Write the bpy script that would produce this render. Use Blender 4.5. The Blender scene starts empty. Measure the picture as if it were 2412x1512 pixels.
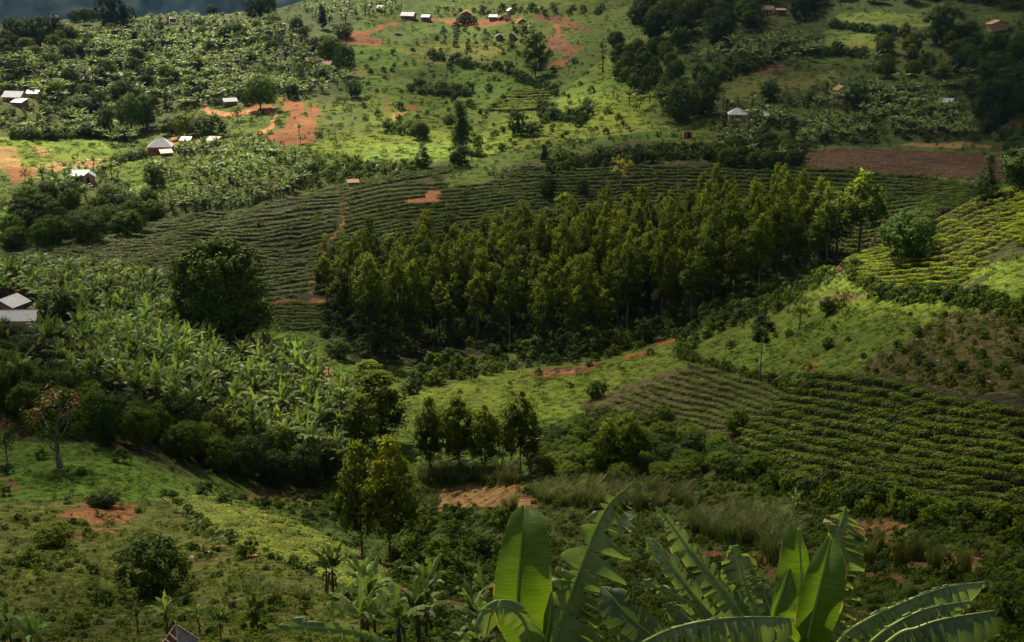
import bpy, bmesh, math, random
import numpy as np
from mathutils import Vector, Matrix
R = math.radians
rng = np.random.default_rng(7)
random.seed(7)
SC = bpy.context.scene
# ------------------------------------------------------------------ camera
F = 3313.0; W = 2412.0; H = 1512.0; PITCH = R(16.0)
CP, SP = math.cos(PITCH), math.sin(PITCH)
cd = bpy.data.cameras.new('camera'); cam = bpy.data.objects.new('camera', cd)
SC.collection.objects.link(cam)
cd.sensor_width = 36; cd.lens = 36 * F / W; cd.clip_start = 0.5; cd.clip_end = 20000
cam.location = (0, 0, 0); cam.rotation_euler = (math.pi / 2 - PITCH, 0, 0)
SC.camera = cam
# ------------------------------------------------------------------ sky, sun, exposure
SUN_EL, SUN_AZ = R(45), R(-24)          # azimuth from +Y, negative = left
SD = Vector((math.sin(SUN_AZ) * math.cos(SUN_EL), math.cos(SUN_AZ) * math.cos(SUN_EL), math.sin(SUN_EL)))
w = bpy.data.worlds.new('World'); SC.world = w; w.use_nodes = True
nt = w.node_tree; nt.nodes.clear()
sky = nt.nodes.new('ShaderNodeTexSky'); sky.sky_type = 'NISHITA'; sky.sun_disc = False
sky.sun_elevation = SUN_EL; sky.sun_rotation = SUN_AZ; sky.dust_density = 3.0
bg = nt.nodes.new('ShaderNodeBackground'); bg.inputs[1].default_value = 0.05
wo = nt.nodes.new('ShaderNodeOutputWorld')
nt.links.new(sky.outputs[0], bg.inputs[0]); nt.links.new(bg.outputs[0], wo.inputs[0])
sl = bpy.data.lights.new('sun', 'SUN'); sl.energy = 5.0; sl.angle = R(0.6); sl.color = (1, 0.89, 0.68)
sun = bpy.data.objects.new('sun', sl); SC.collection.objects.link(sun)
sun.rotation_euler = SD.to_track_quat('Z', 'Y').to_euler(); sun.location = SD * 900
SC.view_settings.view_transform = 'Standard'; SC.view_settings.look = 'None'
SC.view_settings.exposure = 1.45; SC.view_settings.gamma = 1.0
SC.cycles.max_bounces = 6; SC.cycles.diffuse_bounces = 1; SC.cycles.glossy_bounces = 1
SC.cycles.transmission_bounces = 2; SC.cycles.transparent_max_bounces = 8; SC.cycles.volume_bounces = 0
SC.cycles.caustics_reflective = False; SC.cycles.caustics_refractive = False

# ------------------------------------------------------------------ noise
_perm = np.random.default_rng(3).random((256, 256))
def vnoise(x, y):
    xi = np.floor(x).astype(int); yi = np.floor(y).astype(int); fx = x - xi; fy = y - yi
    fx = fx * fx * (3 - 2 * fx); fy = fy * fy * (3 - 2 * fy)
    a = _perm[xi & 255, yi & 255]; b = _perm[(xi + 1) & 255, yi & 255]
    c = _perm[xi & 255, (yi + 1) & 255]; d = _perm[(xi + 1) & 255, (yi + 1) & 255]
    return (a * (1 - fx) + b * fx) * (1 - fy) + (c * (1 - fx) + d * fx) * fy - 0.5
def fbm(x, y, o=4):
    s = 0; a = 1.0
    for k in range(o):
        s = s + a * vnoise(x * 2 ** k + 17.3 * k, y * 2 ** k + 5.1 * k); a *= 0.5
    return s
# ------------------------------------------------------------------ pixel <-> ray
def ray(px, py):
    px = np.asarray(px, float); py = np.asarray(py, float)
    X = (px - W / 2) / F; Y = (H / 2 - py) / F
    dx = X; dy = CP + Y * SP; dz = -SP + Y * CP
    h = np.hypot(dx, dy)
    return np.arctan2(dx, dy), -dz / h
def proj(x, y, z):
    d = y * CP - z * SP; u = y * SP + z * CP
    d = np.maximum(d, 1e-3)
    return W / 2 + F * x / d, H / 2 - F * u / d
# ------------------------------------------------------------------ terrain control: (px, py, distance)
CT = [(100,1500,85),(100,1300,115),(100,1100,150),(60,1030,162),(100,900,190),(100,760,250),(100,650,300),(100,605,390),(100,560,455),
(100,430,520),(100,360,590),(100,300,645),(30,220,700),(100,100,900),(100,50,1040),
(350,1500,82),(350,1390,100),(350,1200,132),(300,1070,155),(350,950,185),(350,850,215),(350,750,260),(350,650,310),(350,540,410),(350,470,500),(350,340,620),(350,240,730),(350,140,850),(350,45,1030),
(600,1500,80),(600,1400,94),(600,1300,110),(600,1205,128),(620,1165,165),(600,1110,175),(600,1000,195),(600,900,222),(600,830,245),(600,700,310),(600,600,365),(600,490,440),(600,430,490),(600,360,560),(600,280,640),(600,200,740),(600,100,880),(600,30,1000),
(850,1500,82),(850,1400,97),(850,1335,112),(870,1300,145),(850,1250,150),(850,1150,172),(830,1050,190),(830,930,222),(700,805,245),(800,850,240),(800,720,300),(800,620,345),(830,450,455),(900,350,560),(900,220,700),(850,100,850),(900,20,1000),
(1150,1500,80),(1150,1400,98),(1150,1300,118),(1150,1200,145),(1150,1110,170),(1150,1000,198),(1100,930,215),(1150,860,245),(1200,780,275),(1200,680,320),(1200,600,355),(1200,520,400),(1200,430,460),(1100,385,510),(1100,300,620),(1150,240,700),(1100,170,790),(1100,100,870),(1100,45,950),
(1300,1450,85),(1500,1500,75),(1500,1400,93),(1500,1250,125),(1500,1150,145),(1500,1050,167),(1500,950,192),(1500,850,232),(1550,785,262),(1500,700,305),(1500,600,350),(1500,500,405),(1500,400,475),(1500,350,520),(1500,300,565),(1500,200,650),(1500,100,770),(1500,20,900),
(1900,1500,70),(1900,1350,95),(1900,1250,112),(1900,1150,130),(1900,1050,147),(1900,950,163),(1900,880,176),(1900,800,195),(1900,700,222),(1950,650,243),(1850,610,300),(1960,580,330),(1900,500,385),(1900,430,440),(1950,380,485),(1900,320,535),(1900,250,590),(1900,200,630),(1900,100,720),(1900,30,810),
(2300,1500,65),(2300,1300,92),(2300,1200,106),(2300,1100,121),(2300,1000,136),(2300,900,150),(2300,800,166),(2300,700,186),(2250,600,208),(2250,530,232),(2290,478,250),(2100,590,240),(2150,520,330),(2250,450,400),(2200,380,475),(2300,350,520),(2300,250,590),(2300,100,720),(2300,20,800),
(2410,450,235),(2410,1400,76),(2410,700,180)]
def sl_of(px, py): return ray(px, py)
PTS = []
for px, py, r in CT:
    a, t = ray(px, py); PTS.append((float(a), math.log(r), float(t)))
# off-frame and hidden: (azimuth deg, r, T)
for az in (-28, -14, 0, 14, 28):
    for r, T in ((2.5, 1.9), (7, 1.05), (12, .85), (20, .72), (40, .64), (60, .585)):
        PTS.append((R(az), math.log(r), T))
    PTS.append((R(az), math.log(1500), .035 + (.03 if az < -5 else -.03)))
    PTS.append((R(az), math.log(2600), .13))
for az, r, T in ((-19, 1300, .075), (-12, 1300, .075), (-6, 1250, .045), (19, 270, .215), (17, 300, .235), (19, 330, .225), (20, 300, .23), (24, 300, .2), (0, 1150, .02), (10, 1000, .02), (19, 950, .02), (28, 900, .02),
                 (28, 150, .36), (28, 250, .25), (28, 500, .15), (-28, 150, .39), (-28, 300, .25), (-28, 600, .15), (-28, 1000, .08)):
    PTS.append((R(az), math.log(r), T))
for px, py, r0_, r1_, dT in ((100,603,390,420,.016),(225,566,400,432,.016),(350,531,412,438,.016),(480,500,425,450,.014),(600,486,440,462,.012),(720,460,450,474,.012),(2000,610,246,272,.03),(2100,570,243,268,.035),(2200,522,240,268,.03),(2300,474,246,275,.03)):
    a_, t_ = ray(px, py); PTS.append((float(a_), math.log(r0_), float(t_))); PTS.append((float(a_), math.log(r1_), float(t_) + dT))
P = np.array(PTS); KA = 3.2
pu = np.stack([P[:, 0] * KA, P[:, 1]], 1)
def U(d2): return 0.5 * d2 * np.log(d2 + 1e-12)
n = len(P)
D2 = ((pu[:, None] - pu[None]) ** 2).sum(-1)
A = np.zeros((n + 3, n + 3)); A[:n, :n] = U(D2) + np.eye(n) * 2e-3
A[:n, n] = 1; A[:n, n + 1:] = pu; A[n, :n] = 1; A[n + 1:, :n] = pu.T
bvec = np.zeros(n + 3); bvec[:n] = P[:, 2]
CO = np.linalg.solve(A, bvec)
def tps(a, lr):
    q = np.stack([np.clip(a, -R(30), R(30)) * KA, lr], -1).reshape(-1, 2); out = np.empty(len(q))
    for i in range(0, len(q), 20000):
        c = q[i:i + 20000]
        out[i:i + 20000] = U(((c[:, None] - pu[None]) ** 2).sum(-1)) @ CO[:n] + CO[n] + c @ CO[n + 1:]
    return out.reshape(np.shape(a))
# polar grid
az_in = np.linspace(R(-22), R(22), 721)
az_out = np.concatenate([np.linspace(R(22), R(60), 40)[1:], np.linspace(R(60), R(300), 41)[1:], np.linspace(R(300), R(338), 40)[1:-1]])
AZ = np.concatenate([az_in, az_out])
LR = np.concatenate([np.linspace(math.log(1.5), math.log(60), 70)[:-1], np.linspace(math.log(60), math.log(1250), 1000), np.linspace(math.log(1250), math.log(2600), 40)[1:]])
azc = (AZ + math.pi) % (2 * math.pi) - math.pi
cA = np.linspace(-R(30), R(30), 181); cL = np.linspace(LR[0], LR[-1], 320)
TC = tps(*np.meshgrid(cA, cL, indexing='ij'))
def bil(G, xs, ys, a, b):
    i = np.clip((a - xs[0]) / (xs[1] - xs[0]), 0, len(xs) - 1.001); j = np.clip((b - ys[0]) / (ys[1] - ys[0]), 0, len(ys) - 1.001)
    ii = i.astype(int); jj = j.astype(int); fi = i - ii; fj = j - jj
    return (G[ii, jj] * (1 - fi) + G[ii + 1, jj] * fi) * (1 - fj) + (G[ii, jj + 1] * (1 - fi) + G[ii + 1, jj + 1] * fi) * fj
def height(x, y):
    x = np.asarray(x, float); y = np.asarray(y, float)
    r = np.maximum(np.hypot(x, y), 1.6); a = np.arctan2(x, y)
    T = bil(TC, cA, cL, np.clip(a, -R(30), R(30)), np.log(r))
    k = np.clip((r - 60) / 60, 0, 1)
    z = -T * r + k * (fbm(x / 38, y / 38, 4) * 2.6 + fbm(x / 7 + 9, y / 7, 2) * 0.35) + np.clip((r - 600) / 500, 0, 1) * fbm(x / 120, y / 120, 3) * 5
    return z
RR = np.exp(LR)
GX = np.sin(AZ)[:, None] * RR[None]; GY = np.cos(AZ)[:, None] * RR[None]
GZ = height(GX, GY)
# first-hit raycast on the in-frame polar grid
TG = (-GZ / RR[None])[:721]
def cast(px, py):
    a, t = ray(np.atleast_1d(px), np.atleast_1d(py)); n = len(a)
    X = np.empty(n); Y = np.empty(n)
    fi = np.clip((a - az_in[0]) / (az_in[1] - az_in[0]), 0, 719.999); ii = fi.astype(int); f = (fi - ii)[:, None]
    for s in range(0, n, 4000):
        e = slice(s, min(n, s + 4000))
        col = TG[ii[e]] * (1 - f[e]) + TG[ii[e] + 1] * f[e]
        hit = (col <= t[e][:, None]) & (RR[None] > 50)
        k = np.argmax(hit, 1); k = np.where(hit.any(1), k, len(RR) - 1); k = np.maximum(k, 1)
        m = np.arange(len(k)); t0 = col[m, k - 1]; t1 = col[m, k]
        g = np.clip((t0 - t[e]) / np.maximum(t0 - t1, 1e-9), 0, 1)
        r = RR[k - 1] * (1 - g) + RR[k] * g
        X[e] = np.sin(a[e]) * r; Y[e] = np.cos(a[e]) * r
    return X, Y, height(X, Y)
def at(px, py):
    x, y, z = cast([px], [py]); return Vector((x[0], y[0], z[0]))
def ppm(v): return F / (v[1] * CP - v[2] * SP)      # view pixels per metre at a point
def inpoly(px, py, poly):
    poly = np.asarray(poly, float); res = np.zeros(np.shape(px), bool)
    lo = poly.min(0); hi = poly.max(0)
    sel = (px >= lo[0]) & (px <= hi[0]) & (py >= lo[1]) & (py <= hi[1])
    x = px[sel]; y = py[sel]; c = np.zeros(x.shape, bool); j = len(poly) - 1
    for i in range(len(poly)):
        xi, yi = poly[i]; xj, yj = poly[j]
        if yi != yj:
            c ^= ((yi > y) != (yj > y)) & (x < (xj - xi) * (y - yi) / (yj - yi) + xi)
        j = i
    res[sel] = c; return res
def band(line, wd):
    L = np.array(line, float); d = np.gradient(L, axis=0); nrm = np.stack([-d[:, 1], d[:, 0]], 1)
    nrm /= np.linalg.norm(nrm, axis=1)[:, None] + 1e-9
    return [tuple(p) for p in L + nrm * wd / 2] + [tuple(p) for p in (L - nrm * wd / 2)[::-1]]
# ------------------------------------------------------------------ object helpers
COL = SC.collection
def tag(o, label=None, cat=None, group=None, kind=None):
    if label: o['label'] = label
    if cat: o['category'] = cat
    if group: o['group'] = group
    if kind: o['kind'] = kind
    return o
def mesh_np(name, V, Fq, mats, tint=None, midx=None, smooth=False):
    V = np.asarray(V, np.float32); Fq = np.asarray(Fq, np.int32); k = Fq.shape[1]
    me = bpy.data.meshes.new(name); me.vertices.add(len(V)); me.vertices.foreach_set('co', V.ravel())
    me.loops.add(Fq.size); me.loops.foreach_set('vertex_index', Fq.ravel())
    me.polygons.add(len(Fq)); me.polygons.foreach_set('loop_start', np.arange(0, Fq.size, k, dtype=np.int32))
    for m in (mats if isinstance(mats, (list, tuple)) else [mats]): me.materials.append(m)
    if midx is not None: me.polygons.foreach_set('material_index', np.asarray(midx, np.int32))
    if smooth: me.polygons.foreach_set('use_smooth', np.ones(len(Fq), bool))
    me.update(calc_edges=True)
    if tint is not None:
        at_ = me.attributes.new('tint', 'FLOAT', 'POINT'); at_.data.foreach_set('value', np.asarray(tint, np.float32))
    return me
class MB:
    """collects loose quads/tris into one mesh"""
    def __init__(s): s.v = []; s.f = []; s.m = []; s.mi = 0
    def add(s, vs, fs):
        o = len(s.v); s.v += [tuple(v) for v in vs]; s.f += [tuple(i + o for i in f) for f in fs]; s.m += [s.mi] * len(fs)
    def box(s, c, sz, rz=0):
        x, y, z = [a / 2 for a in sz]; M = Matrix.Rotation(rz, 3, 'Z')
        vs = [Vector(c) + M @ Vector(p) for p in ((-x,-y,-z),(x,-y,-z),(x,y,-z),(-x,y,-z),(-x,-y,z),(x,-y,z),(x,y,z),(-x,y,z))]
        s.add(vs, [(0,3,2,1),(4,5,6,7),(0,1,5,4),(1,2,6,5),(2,3,7,6),(3,0,4,7)])
    def tube(s, pts, rad, n=6, cap=True):
        pts = [Vector(p) for p in pts]; vs = []
        for i, p in enumerate(pts):
            d = (pts[min(i + 1, len(pts) - 1)] - pts[max(i - 1, 0)]).normalized()
            q = d.to_track_quat('Z', 'Y'); r = rad[i] if hasattr(rad, '__len__') else rad
            for k in range(n):
                a = 2 * math.pi * k / n; vs.append(p + q @ Vector((math.cos(a) * r, math.sin(a) * r, 0)))
        fs = [(i * n + k, i * n + (k + 1) % n, (i + 1) * n + (k + 1) % n, (i + 1) * n + k) for i in range(len(pts) - 1) for k in range(n)]
        if cap: fs += [tuple(range(n))[::-1], tuple((len(pts) - 1) * n + k for k in range(n))]
        s.add(vs, fs)
    def mesh(s, name, mats, smooth=False):
        me = bpy.data.meshes.new(name); me.from_pydata([tuple(v) for v in s.v], [], s.f)
        for m in (mats if isinstance(mats, (list, tuple)) else [mats]): me.materials.append(m)
        me.polygons.foreach_set('material_index', s.m)
        if smooth: me.polygons.foreach_set('use_smooth', [True] * len(s.f))
        me.update(); return me
    def build(s, name, mats, parent=None, smooth=False):
        return link(name, s.mesh(name, mats, smooth), parent)
def link(name, me, parent=None, loc=None, rot=None, scl=None):
    o = bpy.data.objects.new(name, me); COL.objects.link(o)
    if parent is not None: o.parent = parent
    if loc is not None: o.location = loc
    if rot is not None: o.rotation_euler = rot
    if scl is not None: o.scale = scl if hasattr(scl, '__len__') else (scl,) * 3
    return o
def root(name, loc, label, cat, group=None, rz=0, scl=1):
    o = bpy.data.objects.new(name, None); COL.objects.link(o); o.empty_display_size = .3
    o.location = loc; o.rotation_euler = (0, 0, rz); o.scale = scl if hasattr(scl, '__len__') else (scl,) * 3
    return tag(o, label, cat, group)
# ------------------------------------------------------------------ materials
def newmat(name):
    m = bpy.data.materials.new(name); m.use_nodes = True; m.node_tree.nodes.clear(); return m, m.node_tree.nodes, m.node_tree.links
def ramp_noise(N, L, scale, c0, c1, vec=None, detail=4, lo=.35, hi=.65):
    t = N.new('ShaderNodeTexNoise'); t.inputs['Scale'].default_value = scale; t.inputs['Detail'].default_value = detail
    if vec: L.new(vec, t.inputs['Vector'])
    r = N.new('ShaderNodeValToRGB'); r.color_ramp.elements[0].position = lo; r.color_ramp.elements[1].position = hi
    r.color_ramp.elements[0].color = (*c0, 1); r.color_ramp.elements[1].color = (*c1, 1)
    L.new(t.outputs[0], r.inputs[0]); return r.outputs[0], t
def mixc(N, L, f, a, b, mode='MIX'):
    m = N.new('ShaderNodeMix'); m.data_type = 'RGBA'; m.blend_type = mode
    for s, v in ((m.inputs[0], f), (m.inputs[6], a), (m.inputs[7], b)):
        if hasattr(v, 'is_linked') or hasattr(v, 'links'): L.new(v, s)
        elif hasattr(v, '__len__'): s.default_value = (*v, 1)
        else: s.default_value = v
    return m.outputs[2]
def leafmat(name, c0, c1, c2=None, trans=.3, rough=.55, spec=.35, bump=0, vary=(.68, 1.35)):
    """c0/c1 mixed per leaf (tint attribute) and per plant; c2 = odd leaves (new or dry)"""
    m, N, L = newmat(name)
    a = N.new('ShaderNodeAttribute'); a.attribute_name = 'tint'
    oi = N.new('ShaderNodeObjectInfo')
    c = mixc(N, L, a.outputs['Fac'], c0, c1)
    hv = N.new('ShaderNodeHueSaturation'); L.new(c, hv.inputs['Color']); hv.inputs['Saturation'].default_value = 1.18
    mr = N.new('ShaderNodeMapRange'); mr.inputs['To Min'].default_value = vary[0]; mr.inputs['To Max'].default_value = vary[1]
    L.new(oi.outputs['Random'], mr.inputs[0]); L.new(mr.outputs[0], hv.inputs['Value'])
    ml = N.new('ShaderNodeMath'); ml.operation = 'MULTIPLY'; ml.inputs[1].default_value = 7.31; L.new(oi.outputs['Random'], ml.inputs[0])
    fr = N.new('ShaderNodeMath'); fr.operation = 'FRACT'; L.new(ml.outputs[0], fr.inputs[0])
    mh = N.new('ShaderNodeMapRange'); mh.inputs['To Min'].default_value = .485; mh.inputs['To Max'].default_value = .515
    L.new(fr.outputs[0], mh.inputs[0]); L.new(mh.outputs[0], hv.inputs['Hue'])
    col = hv.outputs[0]
    if c2:
        g = N.new('ShaderNodeMath'); g.operation = 'GREATER_THAN'; g.inputs[1].default_value = 1.5; L.new(a.outputs['Fac'], g.inputs[0])
        col = mixc(N, L, g.outputs[0], col, c2)
    p = N.new('ShaderNodeBsdfPrincipled'); p.inputs['Roughness'].default_value = rough
    p.inputs['Specular IOR Level'].default_value = spec
    L.new(col, p.inputs['Base Color'])
    tr = N.new('ShaderNodeBsdfTranslucent')
    tc = mixc(N, L, 1.0, col, (1.25, 1.3, .6), 'MULTIPLY'); L.new(tc, tr.inputs[0])
    mx = N.new('ShaderNodeMixShader'); mx.inputs[0].default_value = trans
    L.new(p.outputs[0], mx.inputs[1]); L.new(tr.outputs[0], mx.inputs[2])
    o = N.new('ShaderNodeOutputMaterial'); L.new(mx.outputs[0], o.inputs[0])
    return m
def stdmat(name, c0, c1, scale=3, rough=.8, bump=.2, spec=.3, metal=0, stretch=None):
    m, N, L = newmat(name)
    tc = N.new('ShaderNodeTexCoord'); mp = N.new('ShaderNodeMapping'); L.new(tc.outputs['Object'], mp.inputs[0])
    if stretch: mp.inputs['Scale'].default_value = stretch
    c, t = ramp_noise(N, L, scale, c0, c1, mp.outputs[0])
    p = N.new('ShaderNodeBsdfPrincipled'); p.inputs['Roughness'].default_value = rough; p.inputs['Metallic'].default_value = metal
    p.inputs['Specular IOR Level'].default_value = spec; L.new(c, p.inputs['Base Color'])
    if bump:
        b = N.new('ShaderNodeBump'); b.inputs['Strength'].default_value = bump; b.inputs['Distance'].default_value = .05
        L.new(t.outputs[0], b.inputs['Height']); L.new(b.outputs[0], p.inputs['Normal'])
    o = N.new('ShaderNodeOutputMaterial'); L.new(p.outputs[0], o.inputs[0]); return m
def sheetmat(name, c0, c1, rough=.45):
    """corrugated sheet: wave bump along x, stains"""
    m, N, L = newmat(name)
    tc = N.new('ShaderNodeTexCoord')
    c, t = ramp_noise(N, L, 1.3, c0, c1, tc.outputs['Object'], 5, .42, .72)
    wv = N.new('ShaderNodeTexWave'); wv.bands_direction = 'X'; wv.inputs['Scale'].default_value = 2.2; L.new(tc.outputs['Object'], wv.inputs[0])
    b = N.new('ShaderNodeBump'); b.inputs['Strength'].default_value = .5; b.inputs['Distance'].default_value = .03; L.new(wv.outputs[1], b.inputs['Height'])
    p = N.new('ShaderNodeBsdfPrincipled'); p.inputs['Roughness'].default_value = rough
    L.new(c, p.inputs['Base Color']); L.new(b.outputs[0], p.inputs['Normal'])
    o = N.new('ShaderNodeOutputMaterial'); L.new(p.outputs[0], o.inputs[0]); return m
def brickmat(name, c0, c1, mortar, scale=3.0):
    m, N, L = newmat(name)
    tc = N.new('ShaderNodeTexCoord'); mp = N.new('ShaderNodeMapping'); mp.inputs['Rotation'].default_value = (R(90), 0, 0)
    L.new(tc.outputs['Object'], mp.inputs[0])
    br = N.new('ShaderNodeTexBrick'); br.inputs['Scale'].default_value = scale; br.inputs['Mortar Size'].default_value = .03
    br.inputs['Color1'].default_value = (*c0, 1); br.inputs['Color2'].default_value = (*c1, 1); br.inputs['Mortar'].default_value = (*mortar, 1)
    L.new(mp.outputs[0], br.inputs[0])
    n1, t = ramp_noise(N, L, 1.7, (.6, .6, .6), (1.1, 1.1, 1.1), tc.outputs['Object'])
    c = mixc(N, L, 1.0, br.outputs[0], n1, 'MULTIPLY')
    p = N.new('ShaderNodeBsdfPrincipled'); p.inputs['Roughness'].default_value = .9; L.new(c, p.inputs['Base Color'])
    o = N.new('ShaderNodeOutputMaterial'); L.new(p.outputs[0], o.inputs[0]); return m
M = {}
CLOUD_GLOW = .055; DENS = 1.0; HAZE = .000022
M['banana'] = leafmat('banana_leaf', (.055, .09, .03), (.27, .34, .13), (.3, .2, .07), trans=.3, rough=.5, spec=.15, vary=(.65, 1.35))
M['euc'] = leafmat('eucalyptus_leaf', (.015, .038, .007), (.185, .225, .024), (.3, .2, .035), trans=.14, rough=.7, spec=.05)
M['broad'] = leafmat('broad_leaf', (.025, .05, .012), (.13, .172, .027), (.2, .2, .035), trans=.14, rough=.7, spec=.05)
M['dark'] = leafmat('dark_leaf', (.015, .034, .011), (.072, .105, .024), (.12, .13, .03), trans=.12, rough=.7, spec=.05)
M['fresh'] = leafmat('fresh_leaf', (.07, .11, .025), (.15, .2, .045), (.3, .3, .06), trans=.35)
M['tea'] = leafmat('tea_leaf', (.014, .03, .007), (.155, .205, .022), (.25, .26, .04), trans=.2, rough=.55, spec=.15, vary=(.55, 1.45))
M['teaf'] = leafmat('young_tea_leaf', (.025, .045, .008), (.3, .36, .04), (.35, .4, .06), trans=.35, rough=.55, spec=.15, vary=(.65, 1.4))
M['rounddark'] = leafmat('round_tree_leaf', (.016, .034, .01), (.1, .135, .026), (.2, .19, .04), trans=.12, rough=.7, spec=.05)
M['weed'] = leafmat('weed_leaf', (.04, .065, .014), (.105, .15, .028), (.2, .15, .05), trans=.25, rough=.7, spec=.1)
M['blade'] = leafmat('grass_blade', (.05, .092, .01), (.092, .15, .017), (.17, .13, .045), trans=.25, rough=.7, spec=.05)
M['reed'] = leafmat('reed_blade', (.06, .085, .025), (.17, .2, .06), (.26, .18, .07), trans=.25, rough=.6, spec=.2)
M['dry'] = leafmat('dry_leaf', (.14, .08, .03), (.28, .18, .08), trans=.2)
M['yellow'] = leafmat('yellow_leaf', (.3, .26, .03), (.5, .42, .05), trans=.35)
M['rust'] = leafmat('rust_leaf', (.2, .07, .02), (.32, .13, .03), trans=.3)
M['red'] = leafmat('red_petal', (.6, .03, .015), (.8, .08, .03), trans=.3)
M['barkpale'] = stdmat('pale_bark', (.08, .065, .045), (.3, .26, .2), 6, .8, .3, stretch=(1, 1, .25))
M['barkred'] = stdmat('reddish_bark', (.13, .06, .03), (.28, .15, .08), 6, .85, .3, stretch=(1, 1, .25))
M['bark'] = stdmat('brown_bark', (.05, .035, .022), (.13, .09, .055), 6, .9, .4, stretch=(1, 1, .3))
M['stem'] = stdmat('banana_stem', (.05, .045, .02), (.16, .12, .06), 4, .7, .2, stretch=(1, 1, .3))
M['rib'] = stdmat('leaf_midrib', (.2, .27, .06), (.3, .38, .1), 5, .45, 0)
# ------------------------------------------------------------------ land cover (colour of the ground itself), fields as outlines
GR = (.078, .135, .016); GRY = (.11, .17, .02); GRD = (.062, .1, .015); OL = (.08, .09, .02); SCB = (.045, .068, .018); SOIL = (.2, .08, .03)
SOILD = (.13, .058, .024); TEAF = (.032, .04, .014); FLOOR = (.018, .022, .01); BRN = (.11, .08, .03); PLUM = (.07, .04, .026)
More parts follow.
